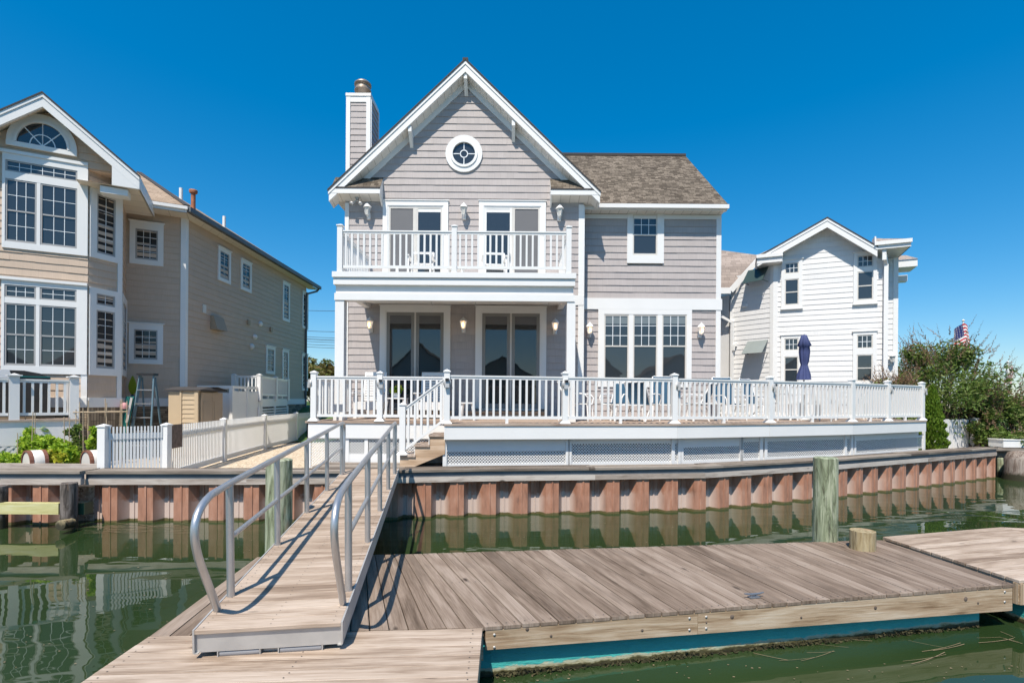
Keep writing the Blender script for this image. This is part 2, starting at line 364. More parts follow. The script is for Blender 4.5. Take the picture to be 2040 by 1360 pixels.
def mk_special():
    # vented soffit: fine grooves across
    m, nt, b = nm('vented_soffit'); L = nt.links; v = uvn(nt)
    wv = N(nt, 'ShaderNodeTexWave', wave_type='BANDS', bands_direction='X', wave_profile='SAW'); wv.inputs['Scale'].default_value = 1.25; L.new(v, wv.inputs['Vector'])
    L.new(ramp(nt, wv.outputs['Fac'], [(.0, (.40, .37, .33)), (.10, (.72, .69, .64)), (1, (.74, .71, .66))]), b.inputs['Base Color']); b.inputs['Roughness'].default_value = .6
    M['soffit'] = m
    m, nt, b = nm('vented_soffit_tan'); L = nt.links; v = uvn(nt)
    wv = N(nt, 'ShaderNodeTexWave', wave_type='BANDS', bands_direction='X', wave_profile='SAW'); wv.inputs['Scale'].default_value = .7; L.new(v, wv.inputs['Vector'])
    L.new(ramp(nt, wv.outputs['Fac'], [(.0, (.34, .29, .23)), (.06, (.66, .58, .48)), (1, (.68, .60, .50))]), b.inputs['Base Color']); b.inputs['Roughness'].default_value = .6
    M['soffitt'] = m
    # vinyl sheet piling, UV = (arc, z above water)
    m, nt, b = nm('vinyl_sheet_piling'); L = nt.links; v = uvn(nt)
    sx = N(nt, 'ShaderNodeSeparateXYZ'); L.new(v, sx.inputs[0])
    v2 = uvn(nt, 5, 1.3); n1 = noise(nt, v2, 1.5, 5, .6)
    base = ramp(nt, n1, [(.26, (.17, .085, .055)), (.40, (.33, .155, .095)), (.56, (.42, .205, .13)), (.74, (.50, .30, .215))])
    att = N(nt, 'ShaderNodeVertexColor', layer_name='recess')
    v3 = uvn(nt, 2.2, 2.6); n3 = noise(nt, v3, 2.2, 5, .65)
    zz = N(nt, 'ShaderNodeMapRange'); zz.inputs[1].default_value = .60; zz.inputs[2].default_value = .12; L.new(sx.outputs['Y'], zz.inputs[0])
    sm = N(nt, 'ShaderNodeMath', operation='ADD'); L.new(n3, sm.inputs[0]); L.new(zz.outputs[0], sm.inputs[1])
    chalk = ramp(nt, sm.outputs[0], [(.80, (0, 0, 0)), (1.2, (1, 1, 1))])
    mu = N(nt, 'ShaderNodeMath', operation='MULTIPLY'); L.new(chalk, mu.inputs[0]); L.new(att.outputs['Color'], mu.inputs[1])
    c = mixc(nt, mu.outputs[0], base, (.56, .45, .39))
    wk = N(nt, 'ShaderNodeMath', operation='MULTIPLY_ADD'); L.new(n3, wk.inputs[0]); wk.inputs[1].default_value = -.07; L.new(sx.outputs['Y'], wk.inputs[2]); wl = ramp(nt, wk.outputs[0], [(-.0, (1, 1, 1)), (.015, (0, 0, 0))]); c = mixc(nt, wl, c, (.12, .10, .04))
    L.new(c, b.inputs['Base Color']); b.inputs['Roughness'].default_value = .42; M['pile'] = m
    m2 = m.copy(); m2.name = 'faded_sheet_piling'; nt2 = m2.node_tree
    for n in nt2.nodes:
        if n.type == 'VALTORGB' and abs(n.color_ramp.elements[0].color[0] - .37) < .01:
            for e, cc in zip(n.color_ramp.elements, [(.40, .29, .25), (.50, .38, .33), (.58, .45, .40)]): e.color = (*cc, 1)
    M['pile2'] = m2
    # water
    m, nt, b = nm('lagoon_water'); L = nt.links
    v = uvn(nt, 1, 1, obj=True)
    n0 = noise(nt, v, .25, 3); L.new(ramp(nt, n0, [(.35, (.018, .036, .011)), (.65, (.030, .052, .019))]), b.inputs['Base Color'])
    b.inputs['Roughness'].default_value = .015; b.inputs['IOR'].default_value = 1.45
    va = uvn(nt, .55, 1.3, obj=True); na = noise(nt, va, 1.0, 1.5, .4, .6); vb = uvn(nt, 2.2, 4.5, obj=True); nb = noise(nt, vb, 1.2, 1)
    ncal = noise(nt, uvn(nt, .18, .22, obj=True), 1, 2); fm = ramp(nt, ncal, [(.40, (.24, .24, .24)), (.62, (.85, .85, .85))])
    ad = N(nt, 'ShaderNodeMath', operation='MULTIPLY_ADD'); L.new(nb, ad.inputs[0]); ad.inputs[1].default_value = .10; L.new(na, ad.inputs[2])
    mm = N(nt, 'ShaderNodeMath', operation='MULTIPLY'); L.new(ad.outputs[0], mm.inputs[0]); L.new(fm, mm.inputs[1])
    bump(nt, b, mm.outputs[0], .42, .055); M['water'] = m
    # gravel
    m, nt, b = nm('river_gravel'); L = nt.links; v = uvn(nt, obj=True)
    vo = N(nt, 'ShaderNodeTexVoronoi'); vo.inputs['Scale'].default_value = 28; L.new(v, vo.inputs['Vector'])
    c = ramp(nt, vo.outputs['Color'], [(.1, (.30, .22, .14)), (.4, (.52, .41, .28)), (.7, (.62, .53, .40)), (.95, (.72, .66, .56))])
    L.new(c, b.inputs['Base Color']); b.inputs['Roughness'].default_value = .85; bump(nt, b, vo.outputs['Distance'], -.9, .03); M['gravel'] = m
    m, nt, b = nm('lawn'); L = nt.links; v = uvn(nt, obj=True); n1 = noise(nt, v, 14, 5, .7)
    L.new(ramp(nt, n1, [(.3, (.04, .09, .015)), (.7, (.10, .17, .035))]), b.inputs['Base Color']); b.inputs['Roughness'].default_value = .9; bump(nt, b, n1, .8, .05); M['grass'] = m
    # treated pile, green
    def pilewood(name, a, bb, cc):
        m, nt, b = nm(name); L = nt.links
        v = uvn(nt, 5.0, 5.0, obj=True, sz=.9); n1 = noise(nt, v, 1.6, 6, .7, 1.6); v2 = uvn(nt, 26, 26, obj=True, sz=.9); n2 = noise(nt, v2, 1.5, 5, .7)
        col = ramp(nt, n1, [(.36, a), (.45, bb), (.58, cc)]); f = ramp(nt, n2, [(.36, (.42, .42, .42)), (.46, (.95, .95, .95)), (.7, (1.15, 1.15, 1.15))])
        c = mixc(nt, 1, col, f, 'MULTIPLY'); v3 = uvn(nt, 2.2, 2.2, obj=True, sz=.5); n3 = noise(nt, v3, 2.3, 4); k = ramp(nt, n3, [(.60, (0, 0, 0)), (.68, (.75, .75, .75))])
        c = mixc(nt, k, c, (.36, .21, .12)); sz_ = N(nt, 'ShaderNodeSeparateXYZ'); L.new(uvn(nt, obj=True), sz_.inputs[0]); wk = N(nt, 'ShaderNodeMath', operation='MULTIPLY_ADD'); L.new(n1, wk.inputs[0]); wk.inputs[1].default_value = -.25; L.new(sz_.outputs['Z'], wk.inputs[2]); wl = ramp(nt, wk.outputs[0], [(.02, (1, 1, 1)), (.10, (0, 0, 0))]); c = mixc(nt, wl, c, (.035, .032, .015)); L.new(c, b.inputs['Base Color']); b.inputs['Roughness'].default_value = .85; bump(nt, b, n2, .5, .01); return m
    M['pgreen'] = pilewood('green_treated_pile', (.09, .095, .055), (.20, .235, .14), (.37, .40, .28))
    M['pdark'] = pilewood('old_dark_pile', (.035, .028, .024), (.09, .072, .06), (.2, .17, .15))
    M['ptan'] = pilewood('tan_pile_stub', (.16, .11, .05), (.30, .23, .12), (.40, .33, .20)); M['pbrown'] = pilewood('brown_stump_wood', (.10, .07, .05), (.2, .15, .12), (.32, .27, .23))
    # float: teal paint, beam shade coloured into its top, over pale growth over dark weed, UV y = z
    m, nt, b = nm('painted_float_with_shade'); L = nt.links; v = uvn(nt); sx = N(nt, 'ShaderNodeSeparateXYZ'); L.new(v, sx.inputs[0])
    n1 = noise(nt, uvn(nt, 3, 9), 2, 5, .7)
    mr = N(nt, 'ShaderNodeMath', operation='MULTIPLY_ADD'); L.new(n1, mr.inputs[0]); mr.inputs[1].default_value = .11; L.new(sx.outputs['Y'], mr.inputs[2])
    c = ramp(nt, mr.outputs[0], [(.07, (.03, .026, .010)), (.095, (.09, .08, .03)), (.105, (.36, .33, .2)), (.122, (.42, .44, .33)), (.130, (.06, .42, .38)), (.25, (.02, .27, .29))])
    L.new(c, b.inputs['Base Color']); b.inputs['Roughness'].default_value = .6; bump(nt, b, n1, .5, .03); M['float'] = m
    # stacked stone
    m, nt, b = nm('stacked_stone'); L = nt.links; v = uvn(nt)
    br = N(nt, 'ShaderNodeTexBrick', offset=.4, squash=.6, squash_frequency=3)
    for k, x in (('Scale', 1.0), ('Mortar Size', .006), ('Mortar Smooth', .5), ('Brick Width', .34), ('Row Height', .065)): br.inputs[k].default_value = x
    br.inputs['Color1'].default_value = (.16, .12, .08, 1); br.inputs['Color2'].default_value = (.38, .30, .21, 1); br.inputs['Mortar'].default_value = (.04, .03, .02, 1); L.new(v, br.inputs['Vector'])
    L.new(br.outputs['Color'], b.inputs['Base Color']); b.inputs['Roughness'].default_value = .9; bump(nt, b, br.outputs['Fac'], -.8, .03); M['stone'] = m
    M['bush'] = leafm('shrub_leaves', [(.07, .13, .025), (.13, .21, .04), (.20, .28, .06), (.10, .17, .03), (.24, .28, .09), (.16, .2, .06)], .4)
    M['bushtip'] = leafm('dry_flower_spikes', [(.24, .13, .085), (.34, .21, .13), (.20, .15, .08), (.30, .19, .14)])
    M['arb'] = leafm('arborvitae_leaves', [(.07, .14, .012), (.13, .22, .02), (.19, .29, .03)])
    M['basil'] = leafm('bright_leaves', [(.16, .30, .02), (.30, .46, .03), (.42, .55, .05), (.24, .38, .03)], .4)
    M['yel'] = leafm('yellowing_leaves', [(.42, .45, .03), (.55, .50, .06), (.30, .42, .04)], .4)
    M['autumn'] = leafm('mixed_tree_leaves', [(.07, .11, .02), (.16, .17, .04), (.22, .12, .05), (.12, .16, .03), (.3, .22, .09)])
    M['pink'] = plain('pink_fabric', (.6, .3, .3), .8); M['red'] = plain('flag_red', (.5, .03, .04), .8, var=.1); M['flagblue'] = plain('flag_blue', (.02, .03, .14), .8); M['flagwhite'] = plain('flag_white', (.75, .74, .72), .8)
    M['yellow'] = plain('yellow_flowers', (.75, .68, .03), .6); M['black2'] = plain('grill_cover', (.03, .03, .03), .85, var=.3, scale=4)
    M['weed'] = plain('marine_growth', (.045, .04, .015), .9, var=.5, scale=9); M['reed'] = plain('dry_reed', (.22, .17, .10), .7, var=.3, scale=5)
    M['wire'] = plain('power_cable', (.03, .035, .04), .7); M['lightwood'] = wood('new_timber', [(.42, .38, .16), (.52, .50, .24), (.58, .56, .3), (.62, .62, .4)], island=.05)
    M['deckshade'] = plain('painted_deck_shade', (.03, .03, .032), .9); M['blind'] = plain('window_blind', (.17, .20, .21), .08)
    M['umberfloor'] = wood('deck_boards', [(.24, .17, .13), (.34, .26, .21), (.42, .34, .28), (.50, .42, .36)], knots=False)
    M['doormat'] = plain('weathered_board', (.13, .095, .08), .9, var=.5, scale=12)
mk_special()

# ------------------------------------------------------------------ generic building pieces
def lap(mb, fr, outline, z0, z1, ex=.1833, th=.017, n=0, cuts=(), m=0, joff=0):
    "lapped courses; outline(z) -> (sL,sR) or None; cuts = rectangles (s0,s1,z0,z1) left open"
    z = z0; k = 0
    while z < z1 - .01:
        zt = min(z + ex, z1); a = outline(z); b = outline(zt - .001)
        if a is None and b is None: z = zt; k += 1; continue
        if a is None: a = b
        if b is None: mid = (a[0] + a[1]) / 2; b = (mid, mid)
        segs = [(a[0], a[1], b[0], b[1])]
        for (c0, c1, cz0, cz1) in cuts:
            if cz0 < z + ex * .5 < cz1:
                new = []
                for (p, q, r, t) in segs:
                    if c1 <= p or c0 >= q: new.append((p, q, r, t)); continue
                    if c0 > p: new.append((p, c0, r, c0))
                    if c1 < q: new.append((c1, q, c1, t))
                segs = new
        jo = random.random() * .3 + joff
        sub_ = []
        for (p, q, r, t) in segs:
            lo, hi = max(p, r), min(q, t); c_ = lo + random.uniform(.2, .5); pp_, rr_ = p, r
            while c_ < hi - .15 and ex < .19 and th > .015: sub_.append((pp_, c_, rr_, c_)); pp_ = rr_ = c_; c_ += random.uniform(.22, .55)
            sub_.append((pp_, q, rr_, t))
        th0 = th
        for (p, q, r, t) in sub_:
            th = th0 + random.uniform(-.0025, .0035); zl = z + random.uniform(-.003, .002)
            U = lambda s, zz: (s + k * 3.17, zz - z0 + 5 * ex)
            mb.poly([fr.P(p, n + th, zl), fr.P(q, n + th, zl), fr.P(t, n + .001, zt), fr.P(r, n + .001, zt)], [U(p, z + .004), U(q, z + .004), U(t, zt - .004), U(r, zt - .004)], m)
            mb.poly([fr.P(p, n, zl), fr.P(q, n, zl), fr.P(q, n + th, zl), fr.P(p, n + th, zl)], [U(p, z + .05), U(q, z + .05), U(q, z + .06), U(p, z + .06)], m)
        th = th0; z = zt; k += 1
def muntins(mb, fr, s0, s1, z0, z1, cols, rows, n, t=.016):
    for i in range(1, cols):
        x = s0 + (s1 - s0) * i / cols; mb.box(fr, x - t / 2, x + t / 2, n, n + .008, z0, z1)
    for j in range(1, rows):
        z = z0 + (z1 - z0) * j / rows; mb.box(fr, s0, s1, n + .0005, n + .0075, z - t / 2, z + t / 2)
def window(par, fr, s0, s1, z0, z1, cw, units, trim, sash, gl, sill=0, head=0, cb=None, ct=None, label=None, lowgrid=True, name='window', mt=.016, proud=.045, blind=None, top=None):
    "casing rectangle with inset units [(s0,s1,z0,z1,cols,rowsTop,rowsBot,split)]; split=None for a fixed light"
    cb = cw if cb is None else cb; ct = cw if ct is None else ct
    c = MB()
    us = sorted(units, key=lambda u: u[0]); 
    a0 = min(u[0] for u in units); a1 = max(u[1] for u in units); b0 = min(u[2] for u in units); b1 = max(u[3] for u in units)
    c.box(fr, s0, a0, .0, proud, z0, z1); c.box(fr, a1, s1, .0, proud, z0, z1)
    c.box(fr, a0, a1, .0, proud - .001, b1, z1); c.box(fr, a0, a1, .0, proud - .001, z0, b0)
    # mullions between units
    for ua in us:
        rt_ = [ub for ub in us if ub[0] > ua[1] - .01 and abs(ub[2] - ua[2]) < .1 and abs(ub[3] - ua[3]) < .1]
        if rt_: ub = min(rt_, key=lambda q: q[0]); c.box(fr, ua[1], ub[0], 0, proud - .006, min(ua[2], ub[2]) if len(us) > 2 else ua[2], max(ua[3], ub[3]))
    rs = sorted(set((u[2], u[3]) for u in units))
    for (p, q), (p2, q2) in zip(rs, rs[1:]):
        if p2 > q + .001: c.box(fr, a0, a1, 0, proud - .004, q, p2)
    if head: c.box(fr, s0 - .03, s1 + .03, 0, proud + .03, z1, z1 + head)
    if sill: c.box(fr, s0 - .02, s1 + .02, 0, proud + .04, z0 - sill, z0)
    wo = c.build(name, trim, par)
    if label: wo['label'] = label
    for (p, q, r, t, cols, rt, rb, split) in units:
        f = MB(); fw = .035
        g = MB(); mu = MB()
        def pane(a, b, cc, d, nn, cols, rows):
            g.poly([fr.P(a, nn, cc), fr.P(b, nn, cc), fr.P(b, nn, d), fr.P(a, nn, d)])
            if rows: muntins(mu, fr, a, b, cc, d, cols, rows, nn + .001, mt)
        if split is None:
            f.box(fr, p, p + fw, 0, .03, r, t); f.box(fr, q - fw, q, 0, .03, r, t); f.box(fr, p + fw, q - fw, 0, .03, t - fw, t); f.box(fr, p + fw, q - fw, 0, .03, r, r + fw)
            pane(p + fw, q - fw, r + fw, t - fw, .012, cols, rt)
        else:
            zs = r + (t - r) * split
            f.box(fr, p, p + fw, 0, .032, r, t); f.box(fr, q - fw, q, 0, .032, r, t); f.box(fr, p + fw, q - fw, 0, .032, t - fw, t); f.box(fr, p + fw, q - fw, 0, .030, r, r + fw * 1.4)
            f.box(fr, p + fw, q - fw, 0, .026, zs - .018, zs + .018)
            pane(p + fw, q - fw, zs + .018, t - fw, .016, cols, rt); pane(p + fw + .008, q - fw - .008, r + fw * 1.4, zs - .018, .008, cols, rb)
        f.build('sash', sash, wo); g.build('pane', gl, wo)
        if mu.v: mu.build('grille', M['muntin'], wo)
        if blind and split:
            k = MB(); k.box(fr, p + fw, q - fw, .010, .0165, t - fw - (t - r) * blind, t - fw); k.build('blind', M['blind'], wo)
    return wo
def wall_lantern(par, p, lit, fr=None, sc_=1.0):
    x, y, z = p; L = LOC[par.name]
    b = MB()
    b.lathe((x, y - .02, z - .11 * sc_), [(.05 * sc_, -.08 * sc_), (.055 * sc_, 0), (.05 * sc_, .09 * sc_)], 10)   # back plate
    b.tube([(x, y - .03, z - .13 * sc_), (x, y - .10, z - .15 * sc_), (x, y - .15, z - .12 * sc_)], .014 * sc_, 6)
    yc = y - .15
    b.lathe((x, yc, z), [(.03, -.13 * sc_), (.05 * sc_, -.115 * sc_), (.052 * sc_, -.10 * sc_)], 6)
    b.lathe((x, yc, z), [(.115 * sc_, .085 * sc_), (.11 * sc_, .10 * sc_), (.055 * sc_, .165 * sc_), (.02, .19 * sc_), (.012, .215 * sc_), (.0, .22 * sc_)], 6)
    for k in range(6):
        t = 2 * math.pi * k / 6
        b.tube([(x + .052 * sc_ * math.cos(t), yc + .052 * sc_ * math.sin(t), z - .10 * sc_), (x + .09 * sc_ * math.cos(t), yc + .09 * sc_ * math.sin(t), z + .09 * sc_)], .006, 4)
    o = b.build('wall_lantern', M['white'], par)
    g = MB(); g.lathe((x, yc, z), [(.045 * sc_, -.10 * sc_), (.082 * sc_, .085 * sc_)], 6, smooth=False)
    g.build('lamp_glass', M['lampglow'] if lit else M['lampglass'], o)
    if lit:
        c = MB(); c.lathe((x, yc - .085 * sc_, z - .02), [(.0, -.045), (.018, -.02), (.022, .01), (.0, .06)], 8); c.build('bulb', M['bulb'], o)
    return o
def railing(par, a, b, z, h=.96, sp=.134, bw=.042, base=.09, inset=(.06, .06), name='railing', zb=None, mat=None, th=.075):
    "top and bottom rail with square balusters, one panel"
    a = Vector(a); b = Vector(b); zb = z if zb is None else zb; L = (b - a).length; u = (b - a) / L; fr = Fr(a, u)
    m = MB(); s0, s1 = inset[0], L - inset[1]
    def zz(s): return z + (zb - z) * s / L
    def bar(n0, n1, h0, h1): m.hexa([fr.P(s0, n1, zz(s0) + h0), fr.P(s1, n1, zz(s1) + h0), fr.P(s1, n0, zz(s1) + h0), fr.P(s0, n0, zz(s0) + h0), fr.P(s0, n1, zz(s0) + h1), fr.P(s1, n1, zz(s1) + h1), fr.P(s1, n0, zz(s1) + h1), fr.P(s0, n0, zz(s0) + h1)])
    bar(-th / 2, th / 2, h - .03, h); bar(-.022, .022, h - .075, h - .03); bar(-.022, .022, base, base + .06)
    n = max(1, int(round((s1 - s0) / sp)))
    for i in range(n):
        c = s0 + (s1 - s0) * (i + .5) / n
        m.box(fr, c - bw / 2, c + bw / 2, -bw / 2, bw / 2, zz(c) + base + .06, zz(c) + h - .075)
    if L > 1.6: c = (s0 + s1) / 2; m.box(fr, c - .03, c + .03, -.03, .03, zz(c), zz(c) + base)
    return m.build(name, mat or M['vinyl'], par)
def post(par, x, y, z, h=1.05, w=.11, skirt=True, name='post', mat=None, rot=(1, 0)):
    m = MB(); f = Fr((x, y), rot); k = w / 2
    m.box(f, -k, k, -k, k, z, z + h - .04)
    m.box(f, -k - .015, k + .015, -k - .015, k + .015, z + h - .04, z + h - .015)
    P = f.P; t = z + h - .015; q = k + .008
    m.poly([P(-q, q, t), P(q, q, t), P(0, 0, t + .035)]); m.poly([P(q, q, t), P(q, -q, t), P(0, 0, t + .035)]); m.poly([P(q, -q, t), P(-q, -q, t), P(0, 0, t + .035)]); m.poly([P(-q, -q, t), P(-q, q, t), P(0, 0, t + .035)])
    if skirt:
        a, b = k + .05, k + .006
        ring0 = [P(-a, a, z + .002), P(a, a, z + .002), P(a, -a, z + .002), P(-a, -a, z + .002)]; ring1 = [P(-b, b, z + .06), P(b, b, z + .06), P(b, -b, z + .06), P(-b, -b, z + .06)]
        for i in range(4): j = (i + 1) % 4; m.poly([ring0[i], ring0[j], ring1[j], ring1[i]])
    return m.build(name, mat or M['vinyl'], par)
def lattice(mb, fr, s0, s1, z0, z1, n=0, pitch=.062, w=.0175, t=.005):
    "diagonal slats clipped to the rectangle"
    H = z1 - z0
    def clip(c, sgn, nn):
        # line s = c + sgn*(z-z0); slat half width w/2*sqrt2 along s
        hw = w * .7071
        pl = [(c - hw, z0), (c + hw, z0), (c + hw + sgn * H, z1), (c - hw + sgn * H, z1)]
        for lim, side in ((s0, 1), (s1, -1)):
            out = []
            for i in range(len(pl)):
                p, q = pl[i], pl[(i + 1) % len(pl)]
                ip, iq = (p[0] - lim) * side >= 0, (q[0] - lim) * side >= 0
                if ip: out.append(p)
                if ip != iq: k = (lim - p[0]) / (q[0] - p[0]); out.append((lim, p[1] + k * (q[1] - p[1])))
            pl = out
            if len(pl) < 3: return
        mb.poly([fr.P(a, nn, z) for a, z in pl])
    c = s0 - H
    while c < s1 + H:
        clip(c, 1, n + t); clip(c, -1, n); c += pitch
def roof_face(mb, pts, eave, m=0, uvs=0):
    "planar roof polygon, u along eave direction, v up slope"
    pts = [Vector(p) for p in pts]; e = Vector((*eave, 0)).normalized()
    nn = Vector((0, 0, 0))
    for k in range(1, len(pts) - 1): nn += (pts[k] - pts[0]).cross(pts[k + 1] - pts[0])
    nn.normalize()
    if nn.z < 0: pts = pts[::-1]; nn = -nn
    v = nn.cross(e).normalized()
    if v.z < 0: v = -v
    mb.poly(pts, [((p - pts[0]).dot(e) + 20, (p - pts[0]).dot(v) + 20) for p in pts], m)
# ================================================================== main grey house
DG, DW = 13.8, 14.27
mh = thing('grey_house', 'grey shingled two-storey house with white trim, balcony and steep front gable', 'house', (0, DG, 1.75))
FG = FrD(DG); FW = FrD(DW)
XC = -1.29; RT = 11.22; SL = .962; DF0 = 13.48; HWG = 3.565; GL, GR = -4.53, 1.89
def rake(x, off=0): return RT - SL * abs(x - XC) - off
def g_out(z):
    if z < 7.55: return (GL, GR)
    h = (RT - .3 - z) / SL
    return (XC - min(h, 3.24), XC + min(h, 3.18)) if h > .02 else None
# door and window rectangles
ud1 = FG.box(763, 401, 893, 548); ud2 = FG.box(954, 402, 1087, 548)
ld1 = FG.box(757, 609, 897, 812); ld2 = FG.box(947, 611, 1088, 814)
FL = 5.07; SILL = 2.02
wl = MB()
rc, rz = FG.hit(924.5, 307.5)
cuts = [(ud1[0] + .03, ud1[1] - .03, FL, ud1[3] - .03), (ud2[0] + .03, ud2[1] - .03, FL, ud2[3] - .03), (ld1[0] + .03, ld1[1] - .03, 1.7, ld1[3] - .03), (ld2[0] + .03, ld2[1] - .03, 1.7, ld2[3] - .03), (rc - .33, rc + .33, rz - .33, rz + .33)]
lap(wl, FG, g_out, 1.80, 10.8, cuts=cuts)
wb = FW.box(1165, 595, 1437, 617)
wu = FW.box(1249, 421, 1322, 525); wlw = FW.box(1191, 617, 1377, 771)
lap(wl, FW, lambda z: (GR, 5.79), 1.80, wb[2], cuts=[(wlw[0] + .03, wlw[1] - .03, wlw[2] + .03, wlw[3])])
lap(wl, FW, lambda z: (GR, 5.79), wb[3], 7.46, cuts=[(wu[0] + .03, wu[1] - .03, wu[2] + .03, wu[3])])
wl.bx(GL + .01, GR - .01, DG + .03, 21, .6, 7.6); wl.bx(GR - .01, 5.78, DW + .03, 21.0, .6, 7.5)
lap(wl, Fr((GL, 21.0), (0, -1)), lambda z: (0, 7.15), 1.80, 7.55); lap(wl, Fr((5.79, DW), (0, 1)), lambda z: (.1, 6.7), 1.80, 7.45)
pl = [(GL + .01, 7.6), (GR - .01, 7.6), (XC, 10.70)]; wl.prism(FG, pl, -.05, -7)
wl.prism(Fr((5.76, DW), (0, 1)), [(.03, 7.5), (6.73, 7.5), (3.3, 10.4)], 0, -.1)
wall = wl.build('wall', M['graysid'], mh)
wl2 = MB(); wl2.box(FG, GR + 0.001, GR + .004, -.47, .02, 1.8, 7.5)
# trims
t = MB()
def vtrim(fr, px0, px1, z0, z1, n=.032, ym=500):
    a = fr.hit(px0, ym)[0]; b = fr.hit(px1, ym)[0]; t.box(fr, a, b, 0, n, z0, z1)
t.box(FG, GL, GL + .105, 0, .032, 1.8, 7.52); t.box(FG, GR - .13, GR, 0, .032, 1.8, 7.52); t.box(Fr((GR, DG), (0, 1)), 0, .10, -.03, 0.0, 1.8, 7.5)
t.box(FG, GR - .002, GR + .03, -.12, .031, 1.8, 7.5)
t.box(FW, 5.79 - .135, 5.79, 0, .032, 1.8, 7.45)
t.box(FW, GR, 5.82, 0, .045, wb[2], wb[3]); t.box(FG, GR - .35, GR + .02, 0, .04, wb[2] + .02, wb[3] - .02)
t.box(FW, GR, 5.79, 0, .03, 7.32, 7.44)
# gable frieze boards on the wall
fz = [(XC - 3.1, rake(XC - 3.1, .37)), (XC, RT - .37), (XC + 3.1, rake(XC + 3.1, .37)), (XC + 3.1, rake(XC + 3.1, .57)), (XC, RT - .57), (XC - 3.1, rake(XC - 3.1, .57))]
t.prism(FG, fz, .002, .034)
t.build('trim', M['white'], mh)
# gable roof
def chev(a, b, e=HWG): return [(XC - e, rake(XC - e, a)), (XC, RT - a), (XC + e, rake(XC + e, a)), (XC + e, rake(XC + e, b)), (XC, RT - b), (XC - e, rake(XC - e, b))]
rf = MB(); FF = FrD(DF0)
for sgn in (-1, 1):
    e = XC + sgn * HWG
    roof_face(rf, [(XC, DF0 - .03, RT), (XC, 21.4, RT), (e, 21.4, rake(e)), (e, DF0 - .03, rake(e))], (0, 1))
roof_face(rf, [(-4.7, 13.97, 7.63), (5.86, 13.97, 7.63), (5.86, 17.5, 10.64), (-4.7, 17.5, 10.64)], (1, 0))
roof_face(rf, [(-4.7, 21.14, 7.60), (5.86, 21.14, 7.60), (5.86, 17.5, 10.64), (-4.7, 17.5, 10.64)], (1, 0))
# little pent roofs over the eave returns
for x0, x1 in ((-4.80, -3.51), (.98, 2.20)):
    roof_face(rf, [(x0, DF0 - .01, 7.82), (x1, DF0 - .01, 7.82), (x1, 13.80, 8.22), (x0, 13.80, 8.22)], (1, 0))
roof = rf.build('roof', M['roof'], mh)
ed = MB()
c0 = chev(.012, .055, HWG + .03); ed.prism(FF, c0, .0, .055)
ed.box(FF, -4.8, -3.51, .0, .03, 7.785, 7.825); ed.box(FF, .98, 2.20, .0, .03, 7.785, 7.825)
ed.bx(GR, 5.87, 13.94, 13.98, 7.59, 7.632); ed.prism(Fr((5.86, 13.97), (0, 1)), [(0, 7.62), (3.53, 10.63), (3.53, 10.58), (0, 7.57)], 0, .012)
ed.bx(XC - .07, XC + .07, DF0 - .045, 21.4, RT - .07, RT + .008); ed.bx(XC, 5.86, 17.42, 17.58, 10.60, 10.68)
ed.build('shingle_edge', M['roofedge'], roof)
fs = MB()
fs.prism(FF, chev(.055, .15, HWG + .015), -.02, .035); fs.prism(FF, chev(.15, .345, HWG), -.05, .015)
# return fascias / gutter
for x0, x1 in ((-4.865, -3.53), (1.0, 2.28)):
    fs.box(FF, x0, x1, -.03, .02, 7.66, 7.785)
# closing end panels of the returns
for x, s_ in ((-3.53, 1), (1.0, -1)):
    f = Fr((x, DG), (0, -1)); fs.prism(f, [(0.0, 7.42), (.34, 7.66), (.34, 7.79), (0, 8.19)], -.02, .02)
fs.bx(GR + .02, 5.83, 13.95, 13.99, 7.46, 7.59); fs.bx(GR + .3, 5.85, 13.87, 13.95, 7.49, 7.595)
fs.prism(Fr((5.80, 13.98), (0, 1)), [(0, 7.46), (0, 7.58), (3.52, 10.58), (3.52, 10.35), (.1, 7.46)], 0, .03)
# knee brackets under the gable
for x in (XC + .0, FG.hit(823, 250)[0] - .03, FG.hit(1023, 250)[0] + .0):
    zt = rake(x, .34); 
    y0, y1 = 13.21, 13.78
    f = Fr((x, DG), (0, -1))
    top = zt; fs.prism(f, [(0, top - .02), (.30, top - .02), (.30, top - .16), (.25, top - .20), (.02, top - .46), (0, top - .46)], -.045, .045)
fs.build('fascia', M['white'], roof)
sf = MB()
for sgn in (-1, 1):
    e = XC + sgn * HWG
    p = [(XC, DF0 + .03, RT - .335), (e, DF0 + .03, rake(e, .335)), (e, 13.83, rake(e, .40)), (XC, 13.83, RT - .40)]
    if sgn < 0: p = p[::-1]
    L0 = 3.5 / math.cos(math.atan(SL)); uv = {0: (0, 0)}
    sf.poly(p, [(0, 0), (L0, 0), (L0, .6), (0, .6)] if sgn > 0 else [(0, .6), (L0, .6), (L0, 0), (0, 0)])
sf.poly([(-4.865, 13.50, 7.665), (-4.865, 13.83, 7.56), (-3.53, 13.83, 7.56), (-3.53, 13.50, 7.665)], [(0, 0), (0, 1), (1.3, 1), (1.3, 0)])
sf.poly([(-4.865, 13.50, 7.665), (-4.865, 21, 7.665), (-4.50, 21, 7.56), (-4.50, 13.83, 7.56)], None)
sf.poly([(1.0, 13.50, 7.665), (1.0, 13.83, 7.56), (2.28, 13.83, 7.56), (2.28, 13.50, 7.665)], [(0, 0), (0, 1), (1.3, 1), (1.3, 0)])
sf.poly([(1.89, 13.83, 7.56), (1.89, 14.3, 7.56), (2.28, 14.3, 7.56), (2.28, 13.83, 7.56)], None)
sf.poly([(GR, 13.98, 7.47), (GR, 14.3, 7.45), (5.80, 14.3, 7.45), (5.80, 13.98, 7.47)], [(0, 0), (0, .4), (3.9, .4), (3.9, 0)])
